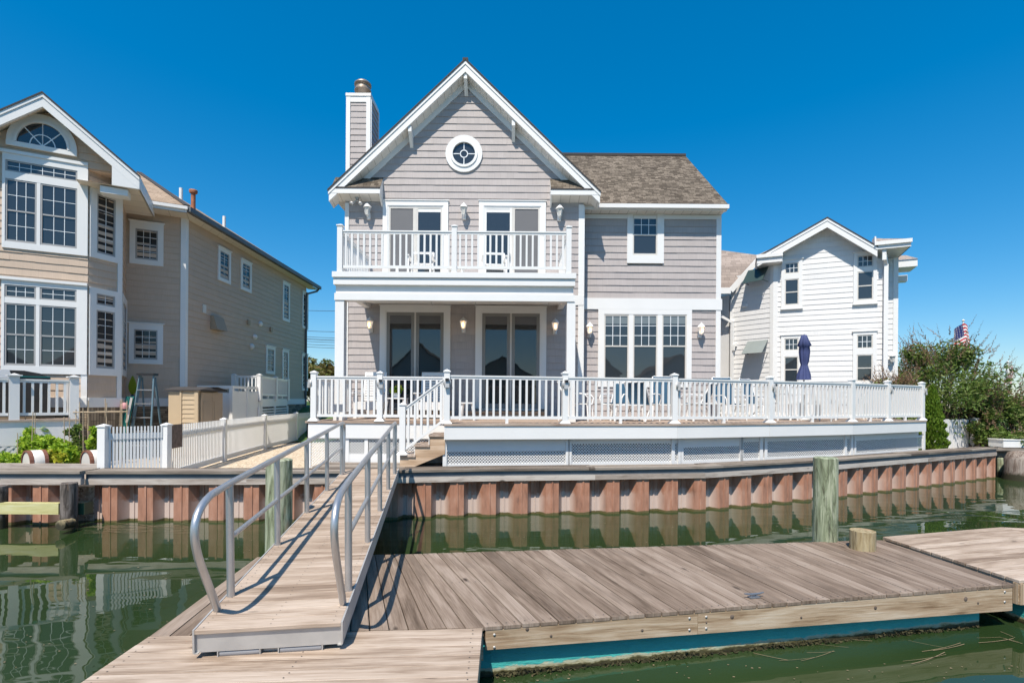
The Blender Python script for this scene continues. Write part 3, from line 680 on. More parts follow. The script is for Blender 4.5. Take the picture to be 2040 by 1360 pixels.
sf.build('soffit', M['soffit'], roof)
# chimney
ch = MB(); FC = FrD(16.0); cx0, cx1 = FC.hit(689.5, 300)[0], FC.hit(738, 300)[0]; ct = W(715, 189, 16).z
lap(ch, FC, lambda z: (cx0 + .1, cx1 - .1), 5.0, ct - .2); FCs = Fr((cx1, 16.0), (0, 1)); lap(ch, FCs, lambda z: (.06, .84), 5.0, ct - .1)
ch.bx(cx0 + .01, cx1 - .01, 16.01, 16.9, 1.0, ct - .02)
cho = ch.build('chimney', M['graysid'], mh)
ch = MB(); ch.box(FC, cx0, cx0 + .13, 0, .035, 5, ct); ch.box(FC, cx1 - .13, cx1, 0, .035, 5, ct); ch.box(FC, cx0 + .13, cx1 - .13, 0, .03, ct - .24, ct)
ch.box(FC, cx0 - .012, cx1 + .012, -.9, .05, ct - .06, ct + .03); ch.box(FCs, 0, .06, 0, .03, 5, ct - .06); ch.box(FCs, .84, .9, 0, .03, 5, ct - .06); ch.box(FCs, .06, .84, 0, .028, ct - .14, ct - .06)
ch.build('corner_trim', M['white'], cho)
fl = MB(); q = W(723, 175, 16.45); fl.lathe((q.x, 16.45, ct), [(.21, 0), (.21, .36), (.26, .36), (.26, .40), (.235, .40), (.235, .54), (.265, .54), (.265, .60), (.2, .66), (0, .69)], 22)
fl.build('flue_cap', plain('brown_flue_metal', (.30, .24, .19), .45, .5, var=.15), cho)
# round window
def ring(mb, fr, c, z, r0, r1, n0, n1, seg=40, a0=0, a1=2 * math.pi, sx=1.0, sz=1.0):
    for i in range(seg):
        t0 = a0 + (a1 - a0) * i / seg; t1 = a0 + (a1 - a0) * (i + 1) / seg
        P = lambda r, t_, n: fr.P(c + sx * r * math.cos(t_), n, z + sz * r * math.sin(t_))
        mb.poly([P(r0, t0, n1), P(r1, t0, n1), P(r1, t1, n1), P(r0, t1, n1)]); mb.poly([P(r1, t0, n0), P(r1, t1, n0), P(r1, t1, n1), P(r1, t0, n1)]); mb.poly([P(r0, t0, n0), P(r0, t0, n1), P(r0, t1, n1), P(r0, t1, n0)])
rw = MB(); ring(rw, FG, rc, rz, .36, .495, 0, .05); ring(rw, FG, rc, rz, .30, .365, 0, .075)
rwo = rw.build('round_window', M['white'], mh)
gp = MB(); gp.poly([FG.P(rc + .31 * math.cos(i * math.pi / 20), .02, rz + .31 * math.sin(i * math.pi / 20)) for i in range(40)]); gp.build('pane', M['glass'], rwo)
gm = MB(); ring(gm, FG, rc, rz, .085, .11, .022, .03, 24)
for a in range(4):
    cs, sn = round(math.cos(a * math.pi / 2)), round(math.sin(a * math.pi / 2))
    gm.box(FG, rc + cs * .1 - (.011 if cs == 0 else 0), rc + cs * .31 + (.011 if cs == 0 else 0), .022, .03, rz + sn * .1 - (.011 if sn == 0 else 0), rz + sn * .31 + (.011 if sn == 0 else 0))
gm.build('grille', M['muntin'], rwo)
# glazed doors
def glazed(fr, bx_, zb, cw, fm, fw, panes, name, hw=.0):
    s0, s1, _, z1 = bx_; c = MB()
    c.box(fr, s0, s0 + cw, 0, .05, zb, z1); c.box(fr, s1 - cw, s1, 0, .05, zb, z1); c.box(fr, s0 + cw, s1 - cw, 0, .049, z1 - cw, z1)
    c.box(fr, s0 + cw, s0 + cw + .03, 0, .035, zb, z1 - cw); c.box(fr, s1 - cw - .03, s1 - cw, 0, .035, zb, z1 - cw); c.box(fr, s0 + cw + .03, s1 - cw - .03, 0, .034, z1 - cw - .03, z1 - cw)
    c.box(fr, s0 - .02, s1 + .02, 0, .07, z1, z1 + .02)
    d = c.build(name, M['white'], mh); a0, a1 = s0 + cw + .03, s1 - cw - .03; zt = z1 - cw - .03; mid = (a0 + a1) / 2
    mu = MB(); mu.box(fr, mid - .022, mid + .022, 0, .03, zb, zt); mu.box(fr, a0, a1, 0, .06, zb - .04, zb); mu.build('mullion', M['sash'], d)
    for k, (p, q) in enumerate(((a0, mid - .022), (mid + .022, a1))):
        f = MB(); f.box(fr, p, p + fw, 0, .026, zb, zt); f.box(fr, q - fw, q, 0, .026, zb, zt); f.box(fr, p + fw, q - fw, 0, .025, zt - fw, zt); f.box(fr, p + fw, q - fw, 0, .025, zb, zb + fw * 1.6)
        f.build('door_frame', fm[k], d)
        g = MB(); g.poly([fr.P(p + fw, .01, zb + fw * 1.6), fr.P(q - fw, .01, zb + fw * 1.6), fr.P(q - fw, .01, zt - fw), fr.P(p + fw, .01, zt - fw)]); g.build('pane', M[panes[k]], d)
        if panes[k] == 'glass': bl_ = MB(); bl_.box(fr, p + fw, q - fw, .011, .016, zt - fw - .09, zt - fw); bl_.build('blind', M['sashw'], d)
        if panes[k] == 'glass_dark': bl_ = MB(); bl_.box(fr, p + fw, q - fw, .0105, .012, zt - fw - .22, zt - fw); bl_.build('shade', M['screen'], d)
    h = MB()
    for sx in (mid - .06, mid + .06): h.tube([fr.P(sx, .026, zb + .88), fr.P(sx, .07, zb + .9), fr.P(sx, .07, zb + 1.08), fr.P(sx, .026, zb + 1.1)], .009, 6)
    h.build('handle', M['grey'], d); return d
glazed(FG, ud1, FL + .03, .13, [M['sash'], M['sash']], .045, ['screen', 'glass'], 'sliding_door')
glazed(FG, ud2, FL + .03, .13, [M['sashw'], M['sash']], .045, ['glass', 'screen'], 'sliding_door')
glazed(FG, ld1, SILL, .15, [M['sashd'], M['sashd']], .085, ['glass_dark', 'glass_dark'], 'french_door')
glazed(FG, ld2, SILL, .15, [M['sashd'], M['sashd']], .085, ['glass_dark', 'glass_dark'], 'french_door')
# wing windows
a = FW.box(1260, 428, 1309, 509); window(mh, FW, *wu, .13, [(a[0], a[1], a[2], a[3], 3, 2, 0, .5)], M['white'], M['sash'], M['glass'])
us = []
for p0, p1 in ((1203, 1252), (1260.5, 1309), (1318, 1367)):
    b_ = FW.box(p0, 627, p1, 757); us.append((b_[0], b_[1], b_[2], b_[3], 3, 3, 0, .52))
window(mh, FW, *wlw, .13, us, M['white'], M['sash'], M['glass'], blind=.12)
# lanterns
for px, py, lit, dd in ((732, 420, 0, DG), (924, 420, 0, DG), (1115, 423, 0, DG), (737, 647, 1, DG), (923, 647, 1, DG), (1106, 650, 1, DG), (1175, 657, 1, DW), (1397, 658, 1, DW)):
    p = W(px, py, dd - .15); wall_lantern(mh, (p.x, dd - .018, p.z), lit)
# flood light under the soffit
f = MB(); p = W(708, 392, 13.5); f.lathe((p.x, 13.66, 7.57), [(.05, 0), (.05, .05)], 10)
for s_ in (-1, 1):
    f.tube([(p.x, 13.66, 7.57), (p.x + s_ * .05, 13.63, 7.50), (p.x + s_ * .09, 13.6, 7.46)], .014, 6)
    f.lathe((p.x + s_ * .10, 13.59, 7.45), [(.025, -.04), (.05, .04), (.05, .07), (.0, .075)], 10, axis=(s_ * .3, -.8, -.5))
f.build('flood_light', M['alud'], mh)
# balcony
DB = 11.4; FB = FrD(DB); bx0 = FB.hit(661, 560)[0]; bx1 = FB.hit(1148, 560)[0]
zt, z1_, z2_, z3_ = FL + .02, W(905, 567, DB).z, W(905, 584, DB).z, W(905, 598, DB).z
bl = MB()
bl.bx(bx0, bx1, DB, DG - .02, zt - .12, zt)
bl.bx(bx0 + .02, bx1 - .02, DB + .035, DG - .02, z1_, zt - .121)
bl.bx(bx0 + .05, bx1 - .05, DB + .12, DB + .28, z2_, z1_ - .001)
bl.bx(bx0 + .04, bx1 - .03, DB + .05, DB + .30, z3_, z2_ - .002)
for x0, x1 in ((bx0 + .06, bx0 + .21), (bx1 - .21, bx1 - .06)): bl.bx(x0, x1, DB + .30, DG - .02, 4.70, z1_ - .002)
bal = bl.build('balcony', M['white'], mh)
cl = MB(); cl.poly([(bx0 + .2, DB + .3, 4.87), (bx0 + .2, DG, 4.87), (bx1 - .2, DG, 4.87), (bx1 - .2, DB + .3, 4.87)], [(0, 0), (0, 2), (5, 2), (5, 0)]); cl.build('ceiling', M['soffit'], bal)
for p0, p1 in ((665, 683), (1130, 1147)):
    k = MB(); a, b = FB.hit(p0, 650)[0], FB.hit(p1, 650)[0]; k.bx(a, b, DB + .07, DB + .27, 1.76, z3_); k.bx(a - .02, b + .02, DB + .05, DB + .29, 1.762, 1.9); k.build('porch_post', M['white'], bal)
hk = MB()
for px in (729, 860, 947, 1093): q = W(px, 600, DB + .2); hk.tube([(q.x, DB + .2, z3_), (q.x, DB + .2, z3_ - .05), (q.x + .015, DB + .19, z3_ - .08), (q.x + .02, DB + .17, z3_ - .06)], .006, 5)
hk.build('hook', M['alud'], bal)
pp = [FB.hit(676, 500)[0], FB.hit(904.5, 500)[0], FB.hit(1133.5, 500)[0]]
for x in pp: post(bal, x, DB + .07, zt, 1.06, .115, False)
railing(bal, (pp[0], DB + .07), (pp[1], DB + .07), zt, .93, .137); railing(bal, (pp[1], DB + .07), (pp[2], DB + .07), zt, .93, .137)
railing(bal, (pp[0], DG - .03), (pp[0], DB + .07), zt, .93, .137); railing(bal, (pp[2], DB + .07), (pp[2], DG - .03), zt, .93, .137)
# wooden step at the garden door
st = MB(); a = W(925, 820, 13.3).x; b = W(1087, 820, 13.3).x; st.bx(a, b, 13.25, 13.77, 1.92, 1.96); st.bx(a + .03, b - .03, 13.28, 13.77, 1.76, 1.92)
st.build('door_step', M['stairwood'], mh)
st = MB(); a = W(755, 820, 13.3).x; b = W(900, 820, 13.3).x; st.bx(a, b, 13.25, 13.77, 1.92, 1.96); st.bx(a + .03, b - .03, 13.28, 13.77, 1.76, 1.92)
st.build('door_step', M['stairwood'], mh)
# ledger skirting below the wing windows
sk = MB(); sk.box(FG, GL, GR, 0, .03, 1.62, 1.80); sk.box(FW, GR, 5.79, 0, .03, 1.62, 1.80); sk.build('skirt_board', M['white'], mh)

# ================================================================== raised deck
DZ = 1.76
dk = thing('raised_deck', 'white-railed raised timber deck wrapping the grey house behind the seawall', 'deck', (0, 12, .62))
def ux(px, d): return W(px, 840, d).x
PF = [(ux(885, 10.15), 10.15), (ux(1350, 10.95), 10.95), (ux(1533, 11.75), 11.75), (ux(1699, 12.7), 12.7), (ux(1845, 14.4), 14.4)]
LFX, LD = ux(611, 11.0), 11.0
BACK = [(10.3, 17.3), (5.9, 17.3), (5.9, 14.25), (GR, 14.25), (GR, 13.78), (LFX, 13.78)]
outer = [(LFX, LD), (PF[0][0], LD)] + PF + BACK
fl = MB(); fl.slab(outer, DZ - .035, DZ)
# individual boards are laid as thin strips along X over the slab
def inside_x(poly, y):
    xs = []
    for i in range(len(poly)):
        (x0, y0), (x1, y1) = poly[i], poly[(i + 1) % len(poly)]
        if (y0 <= y < y1) or (y1 <= y < y0): xs.append(x0 + (y - y0) / (y1 - y0) * (x1 - x0))
    return sorted(xs)
floor = fl.build('deck_floor', M['umberfloor'], dk)
bd = MB(); y = 10.25
while y < 17.2:
    a = inside_x(outer, y); b = inside_x(outer, y + .13)
    if len(a) >= 2 and len(b) >= 2:
        x0, x1 = max(a[0], b[0]) + .02, min(a[-1], b[-1]) - .02
        x = x0
        while x < x1:
            e = min(x1, x + random.uniform(2.5, 4.5)); bd.bx(x, e - .004, y, y + .134, DZ + .001, DZ + .012); x = e
    y += .14
bd.build('deck_boards', M['umberfloor'], dk)
def off(pts, o):
    out = []
    for i, p in enumerate(pts):
        a = Vector(pts[max(i - 1, 0)]); b = Vector(pts[min(i + 1, len(pts) - 1)]); u = (b - a).normalized(); n = Vector((u.y, -u.x)); q = Vector(p) + n * o; out.append((q.x, q.y))
    return out
def strip(mb, pts, n0, n1, z0, z1):
    A, B = off(pts, n0), off(pts, n1)
    for i in range(len(pts) - 1):
        mb.hexa([(*B[i], z0), (*B[i + 1], z0), (*A[i + 1], z0), (*A[i], z0), (*B[i], z1), (*B[i + 1], z1), (*A[i + 1], z1), (*A[i], z1)])
ee = MB(); strip(ee, PF, -.13, .02, DZ - .03, DZ + .014); strip(ee, [(LFX - .03, LD), (PF[0][0] - .02, LD)], -.13, .02, DZ - .03, DZ + .014); strip(ee, [(PF[0][0], LD), PF[0]], -.1, .02, DZ - .03, DZ + .014)
strip(ee, [PF[-1], BACK[0]], -.1, .02, DZ - .03, DZ + .014)
ee.build('nosing', M['umberfloor'], dk)
fa = MB()
for i in range(len(PF) - 1): strip(fa, [(Vector(PF[i]) + (Vector(PF[i + 1]) - Vector(PF[i])) * .0), tuple(Vector(PF[i + 1]) - (Vector(PF[i + 1]) - Vector(PF[i])).normalized() * .006)], -.03, 0.0, 1.46, DZ - .031)
strip(fa, [PF[-1], BACK[0]], -.03, 0, 1.46, DZ - .031); strip(fa, [(PF[0][0], LD), PF[0]], -.03, 0, 1.46, DZ - .031)
strip(fa, [(LFX, LD), (PF[0][0], LD)], -.03, 0, 1.41, DZ - .031); strip(fa, [(LFX, 13.7), (LFX, LD)], -.03, 0, 1.41, DZ - .031)
fa.build('fascia', M['white'], dk)
# skirt wall with lattice
GZ = .90
SP = off(PF, -.20); skirt = MB(); lat = MB()
def on_px(px):  # point on the skirt line seen at column px
    for i in range(len(SP) - 1):
        a, b = Vector(SP[i]), Vector(SP[i + 1]); f = Fr(a, b - a); s_, _ = f.hit(px, 890); L = (b - a).length
        if -.02 <= s_ <= L + .02 or (i == len(SP) - 2 and s_ > L) or (i == 0 and s_ < 0): return i, s_
segs = [(887, 1130, 1.20, 'b'), (1135, 1352, 1.46, 'n'), (1357, 1475, 1.24, 'b'), (1476, 1514, 1.33, 'b'), (1524, 1694, 1.33, 'b'), (1701, 1838, 1.28, 'b')]
frs = [(Fr(SP[i], Vector(SP[i + 1]) - Vector(SP[i])), (Vector(SP[i + 1]) - Vector(SP[i])).length) for i in range(len(SP) - 1)]
for f, L in frs: skirt.box(f, 0, L, 0, .02, 1.34, 1.47); skirt.box(f, 0, L, 0, .02, .60, .955)
for (p0, p1, zt_, kd) in segs:
    i0, a = on_px(p0); i1, b = on_px(p1)
    parts = [(i0, a, b)] if i0 == i1 else [(i0, a, frs[i0][1])] + [(k, 0, frs[k][1]) for k in range(i0 + 1, i1)] + [(i1, 0, b)]
    for k, s0, s1 in parts:
        if s1 - s0 < .05: continue
        f = frs[k][0]
        skirt.box(f, s0, s1, 0, .019, zt_, 1.34) if zt_ < 1.34 else None
        skirt.box(f, s0 - .05, s0 + .03, 0, .045, .6, 1.462); lat = MB(); lattice(lat, f, s0 + .03, s1, .955, min(zt_, 1.34), .004); lat.build('lattice', M['vinyl'], dk)
        if kd == 'n': pass
    skirt.box(frs[i1][0], b - .04, b + .05, 0, .045, .6, 1.46)
# closing wall at the right end
fe_ = Fr(SP[-1], Vector(BACK[0]) - Vector(SP[-1])); skirt.box(fe_, 0, 2.8, -.02, .0, .6, 1.46)
# left part
fL = FrD(LD + .06)
skirt.box(fL, LFX, PF[0][0], 0, .02, 1.385, 1.42)
for p0, p1, zb in ((620, 689, .72), (696, 727, 1.07), (735, 798, 1.07), (806, 884, 1.07)):
    a, b = fL.hit(p0, 890)[0], fL.hit(p1, 890)[0]; lat = MB(); lattice(lat, fL, a, b, zb, 1.385, .004); lat.build('lattice', M['vinyl'], dk); skirt.box(fL, a, b, 0, .02, .5, zb); skirt.box(fL, b, b + .075, 0, .03, .5, 1.42)
skirt.box(fL, LFX, fL.hit(620, 890)[0], 0, .03, .5, 1.42)
f2 = Fr((LFX, 13.7), (0, -1)); 
skirt.build('skirt_board', M['white'], dk)
dkk = MB(); dkk.slab(off([(LFX + .3, LD + .5), (PF[0][0] + .3, LD + .5)], 0) + off(PF, -.75) + [(9.8, 16.8), (LFX + .3, 13.6)], .63, 1.3); dkk.build('under_deck_shade', M['deckshade'], dk)  # dark block added so the lattice holes read as deep shade
# posts and rail panels
PI_ = off(PF, -.09)
def along(px):
    for i in range(len(PI_) - 1):
        a, b = Vector(PI_[i]), Vector(PI_[i + 1]); f = Fr(a, b - a); s_, _ = f.hit(px, 800); L = (b - a).length
        if -.01 <= s_ <= L + .01 or (i == 0 and s_ < 0) or (i == len(PI_) - 2 and s_ > L): return a + (b - a).normalized() * s_, (b - a).normalized()
PO = []
for px in (890, 1125, 1343, 1533, 1696.5, 1768, 1836): PO.append(along(px))
def solar(par_post, x, y, z, d):
    d = Vector((d[0], d[1], 0)); s = MB(); c = Vector((x, y, z)) + d * .062
    q = d.cross(Vector((0, 0, 1)))
    s.lathe(c, [(.085, -.012), (.085, .015), (.06, .03), (0, .035)], 14, axis=d)
    s.bar(c + d * .03 + Vector((0, 0, .08)), c + d * .05 - Vector((0, 0, .10)), .085, .05, up=d, m=0)
    s.bar(c + d * .085 + Vector((0, 0, .085)), c + d * .085 + Vector((0, 0, .03)), .07, .012, m=1, up=d)
    return s.build('solar_light', [M['alud'], M['black']], par_post)
for k, (p, u) in enumerate(PO):
    o = post(dk, p.x, p.y, DZ + .014, 1.07, .115, rot=(u.x, u.y)); n = Vector((u.y, -u.x))
    if k != 4: solar(o, p.x, p.y, DZ + .83, (n.x, n.y) if k not in (2, 3, 5, 6) else (u.x * .8 + n.x * .5, u.y * .8 + n.y * .5))
for (a, u), (b, v) in zip(PO, PO[1:]): railing(dk, (a.x, a.y), (b.x, b.y), DZ + .014, .97, .133)
LP = [(ux(625.5, LD + .07), LD + .07), (ux(757, LD + .07), LD + .07)]
for k, p in enumerate(LP):
    o = post(dk, p[0], p[1], DZ + .014, 1.07, .115); solar(o, p[0], p[1], DZ + .83, (-1, -.2) if k == 0 else (.3, -1))
ex = (PF[0][0] - .02, LD + .07)
railing(dk, LP[0], LP[1], DZ + .014, .97, .133); railing(dk, LP[1], ex, DZ + .014, .97, .133)
railing(dk, (LP[0][0], 13.7), LP[0], DZ + .014, .97, .133)
BP = [PO[-1][0], Vector((10.15, 17.15)), Vector((8.1, 17.2)), Vector((6.0, 17.2))]
for p in BP[1:]: post(dk, p.x, p.y, DZ, 1.07, .115)
for a, b in zip(BP, BP[1:]): railing(dk, (a.x, a.y), (b.x, b.y), DZ, .97, .133)
# stairs descending to the left
stp = MB(); x0 = PF[0][0]; run, rise = .285, .205; yb, yf = LD - .05, 10.28
for k in range(3):
    xa = x0 - run * (k + 1) - .02; zt_ = DZ - rise * (k + 1)
    stp.bx(xa - .02, xa + run, yf - .03, yb, zt_ - .045, zt_)
so_ = stp.build('stairs', M['umberfloor'], dk)
sr = MB()
f = FrD(yf); z = DZ
pl = [(x0, 1.70), (x0, 1.20), (x0 - .20, 1.10), (x0 - .72, .90), (x0 - .92, .90), (x0 - .92, 1.09)]
pl = [(x0, 1.50), (x0, 1.16)] + [(x0 - .62, .90), (x0 - .90, .90), (x0 - .90, DZ - 3 * rise - .045), (x0 - .60, DZ - 3 * rise - .045), (x0 - .60, DZ - 2 * rise - .045), (x0 - .30, DZ - 2 * rise - .045), (x0 - .30, DZ - rise - .045), (x0, DZ - rise - .045)]
sr.prism(f, pl, -.04, 0); sr.build('stringer', M['stairwood'], so_); sr = MB(); sr.prism(f, pl, -.66, -.70); sr.build('stringer', M['stairwood'], so_)
rs = MB()
for k in range(4):
    xa = x0 - run * k - (.03 if k else .0); zt_ = DZ - rise * k
    rs.bx(xa - .015, xa, yf - .02 + .04, yb, zt_ - rise, zt_ - .046)
rs.build('riser', M['white'], so_)
nw = (W(802, 850, yf + .02).x, yf + .04); np_ = post(dk, nw[0], nw[1], DZ - 3 * rise, 1.03, .115)
railing(dk, nw, (PO[0][0].x - .02, PO[0][0].y + .02), DZ - 3 * rise - .02, .93, .125, zb=DZ + .02, base=.06, inset=(.05, .03), name='stair_railing')
# ================================================================== tan house on the left
th_ = thing('tan_house', 'tan shingled house with two-storey white bay, half-round gable window and brown roof', 'house', (-14, 17, .6))
LU = Vector((1.95, 1)).normalized()
Cc = Vector((W(368, 650, 15.3).x, 15.3))           # outer corner
L1 = Fr(Cc - LU * 6, LU)                            # wall with the two square windows; corner at s=6
KB = .947
B1 = Vector((W(175, 600, 13.3 * KB).x, 13.3 * KB)); BW = 2.86 * KB
def zb(z): return 2.25 + (z - 2.25) * KB
FBy = Fr(B1 - LU * BW, LU)                          # bay front, right edge at s=BW
B2 = Vector((W(240, 600, 14.08 * KB).x, 14.08 * KB)); FBa = Fr(B1, B2 - B1); BaL = (B2 - B1).length
B3s = L1.hit(250, 600)[0]; B3 = L1.O + LU * B3s; FBr = Fr(B2, B3 - B2); BrL = (B3 - B2).length
B0 = FBy.O; NB = FBy.n
Bl = B0 - LU * .9 - NB * .75; FBl = Fr(Bl, B0 - Bl)
FS = Fr(Cc, (0.0 - .012, 1)); SLn = 9.25           # side wall runs straight back
SK0, SK1 = 2.0, 2.24
TW = MB()
zt_ = lambda px0, px1, z0, z1, f: (f.hit(px0, 600)[0], f.hit(px1, 600)[0], z0, z1)
bu = zt_(4, 174.5, zb(5.90), zb(8.22), FBy); bd_ = zt_(4, 174.5, zb(2.83), zb(5.12), FBy)
lap(TW, FBy, lambda z: (0, BW), SK1, zb(8.4), ex=.178, cuts=[(bu[0] + .03, bu[1] + .1, bu[2] + .03, bu[3]), (bd_[0] + .03, bd_[1] + .1, bd_[2] + .03, bd_[3])])
lap(TW, FBa, lambda z: (0, BaL), SK1, 7.7, ex=.178); lap(TW, FBr, lambda z: (0, BrL), SK1, 7.7, ex=.178)
lap(TW, FBl, lambda z: (0, (B0 - Bl).length), SK1, 7.7, ex=.178)
lap(TW, L1, lambda z: (B3s - .5, 6), SK1, 7.62, ex=.178); lap(TW, FS, lambda z: (0, SLn), SK1, 7.68, ex=.178)
# gable wall: slightly proud of the bay
gs = MB()
FGb = Fr(FBy.O + NB * .02, LU); Gc = FGb.hit(85, 420)[0]
GFr = Fr(FBy.O + NB * .40, LU); pk, pz = GFr.hit(85, 184); er, ez = GFr.hit(278, 350)
gsl = (pz - ez) / (er - pk); hw = er - pk
def grake(s, off=0): return pz - gsl * abs(s - pk) - off
Gc = pk
lap(TW, FGb, lambda z: ((Gc - min((pz - .25 - z) / gsl, 1.75), Gc + min((pz - .25 - z) / gsl, 1.75)) if z < pz - .3 else None), zb(8.18), pz - .3, ex=.178)
# solid core so light does not leak
FarC = Cc + Vector((-.012, 1)).normalized() * SLn
core = [tuple(Cc + Vector((-.03, .03))), tuple(FarC + Vector((-.03, 0))), (FarC.x - 9, FarC.y), (-20.5, 9.3), tuple(L1.O + LU * (B3s - 4) - L1.n * .03), tuple(B3 - L1.n * .03)]
TW.slab([tuple(Cc + Vector((-.04, .03))), tuple(FarC + Vector((-.04, 0))), (FarC.x - 9, FarC.y), tuple(L1.O - LU * 4 - L1.n * .04), tuple(B3 - L1.n * .04)], .3, 7.66)
TW.slab([tuple(B0 - NB * .03 + LU * .02), tuple(B1 - NB * .03 - LU * .03), tuple(B2 - NB * .03 - LU * .04), tuple(B3 - LU * .05), tuple(Bl - NB * .3)], .3, zb(8.15))
TW.prism(FGb, [(Gc - 1.6, zb(8.15)), (Gc + 1.6, zb(8.15)), (Gc, pz - .32)], -.02, -.4)
tw = TW.build('wall', M['tansid'], th_)
stn = MB()
for f, a, b in ((L1, B3s - .5, 6), (FS, 0, SLn), (FBy, 0, BW), (FBa, 0, BaL), (FBr, 0, BrL)): stn.box(f, a, b, -.02, .035, .3, SK0)
stn.build('stone_base', M['stone'], th_)
tt = MB()
for f, a, b in ((L1, B3s - .5, 6.03), (FS, -.03, SLn), (FBy, 0, BW), (FBa, 0, BaL), (FBr, 0, BrL)): tt.box(f, a, b, 0, .05, SK0, SK1)
tt.box(L1, 5.89, 6.02, 0, .036, SK1, 7.62); tt.box(FS, -.02, .10, 0, .036, SK1, 7.62)
tt.box(FBa, BaL - .09, BaL + .01, 0, .036, SK1, 7.65); tt.box(FBr, 0, .08, 0, .036, SK1, 7.65)
tt.box(FBy, .0, BW + .0, .0, .09, zb(5.12) + .002, zb(5.19)); tt.box(FBy, 0, BW, 0, .07, zb(8.22) + .002, zb(8.30))
tt.box(FBy, BW - .12, BW, 0.0, .03, SK1, zb(2.83))
tt.build('trim', M['white'], th_)
# bay windows
def su(f, pa, pb): return f.hit(pa, 600)[0], f.hit(pb, 600)[0]
a0, a1 = su(FBy, 10, 73); b0, b1 = su(FBy, 80, 153.5)
window(th_, FBy, *bu, .1, [(a0, b1, zb(7.78), zb(8.06), 6, 2, 0, None), (a0, a1, zb(6.06), zb(7.60), 3, 2, 2, .5), (b0, b1, zb(6.06), zb(7.60), 3, 2, 2, .5)], M['white'], M['sashg'], M['glass'], mt=.012)
window(th_, FBy, *bd_, .1, [(a0, a1, zb(4.69), zb(5.0), 3, 2, 0, None), (b0, b1, zb(4.69), zb(5.0), 3, 2, 0, None), (a0, a1, zb(3.02), zb(4.55), 3, 2, 2, .5), (b0, b1, zb(3.02), zb(4.55), 3, 2, 2, .5)], M['white'], M['sashg'], M['glass'], mt=.012)
c0, c1 = su(FBa, 190, 227); d0, d1 = .02, BaL - .09
window(th_, FBa, d0, d1, zb(5.90), zb(7.78), .1, [(c0, c1, zb(6.05), zb(7.60), 2, 2, 2, .5)], M['white'], M['sashg'], M['glass_soft'], mt=.011)
window(th_, FBa, d0, d1, zb(2.83), zb(5.12), .1, [(c0, c1, zb(4.69), zb(4.98), 2, 2, 0, None), (c0, c1, zb(3.02), zb(4.55), 2, 2, 2, .5)], M['white'], M['sashg'], M['glass_soft'], mt=.011)
window(th_, FBr, .14, BrL - .04, 2.83, 5.0, .08, [(.24, BrL - .13, 3.0, 4.8, 2, 2, 0, .5)], M['white'], M['sashg'], M['glass_soft'], mt=.011)
x = L1.box(258.5, 444, 326, 528); y_ = L1.box(270, 458, 315, 518); window(th_, L1, *x, .1, [(y_[0], y_[1], y_[2], y_[3], 3, 2, 2, .5)], M['white'], M['sashg'], M['glass_soft'], head=.03, mt=.011)
x = L1.box(257, 645, 325, 725); y_ = L1.box(267, 657, 314, 716); window(th_, L1, *x, .1, [(y_[0], y_[1], y_[2], y_[3], 3, 2, 2, .5)], M['white'], M['sashg'], M['glass_soft'], head=.03, mt=.011)
for (p0, p1, ya, yb) in ((432, 457, 496, 562), (477.5, 498.5, 520, 580), (561.6, 575.5, 563, 640), (601, 612.5, 582, 655), (529, 547, 690, 745), (561.6, 574.5, 696.5, 775), (601, 612.5, 705, 778)):
    s0, _ = FS.hit(p0, 650); s1, _ = FS.hit(p1, 650); z1 = FS.hit((p0 + p1) / 2, ya)[1]; z0 = FS.hit((p0 + p1) / 2, yb)[1]; k = .11
    window(th_, FS, s0, s1, z0, z1, k, [(s0 + k, s1 - k, z0 + k, z1 - k, 2, 2, 2, .5)], M['white'], M['sashg'], M['glass_soft'], head=.03, mt=.011)
# half-round window
hz = FGb.hit(85, 293)[1]; hr = MB()
OR = (FGb.hit(155, 293)[0] - FGb.hit(14, 293)[0]) / 2; VS = (FGb.hit(85, 231)[1] - hz) / OR; Gc = (FGb.hit(155, 293)[0] + FGb.hit(14, 293)[0]) / 2; IR = OR * .78
ring(hr, FGb, Gc, hz, IR, OR, 0.018, .07, 30, 0, math.pi, 1, VS); ring(hr, FGb, Gc, hz, IR * .92, IR * 1.02, .018, .09, 30, 0, math.pi, 1, VS); hr.box(FGb, Gc - OR, Gc + OR, .018, .08, hz - .11, hz + .0)
hro = hr.build('half_round_window', M['white'], th_)
g = MB(); g.poly([FGb.P(Gc + IR * .95 * math.cos(i * math.pi / 20), .035, hz + VS * IR * .95 * math.sin(i * math.pi / 20)) for i in range(21)]); g.build('pane', M['glass_dark'], hro)
g = MB(); ring(g, FGb, Gc, hz, IR * .44, IR * .48, .037, .045, 20, 0, math.pi, 1, VS)
for a in (45, 90, 135): g.bar(FGb.P(Gc, .04, hz), FGb.P(Gc + IR * .95 * math.cos(R(a)), .04, hz + VS * IR * .95 * math.sin(R(a))), .008, .022)
g.build('grille', M['muntin'], hro)
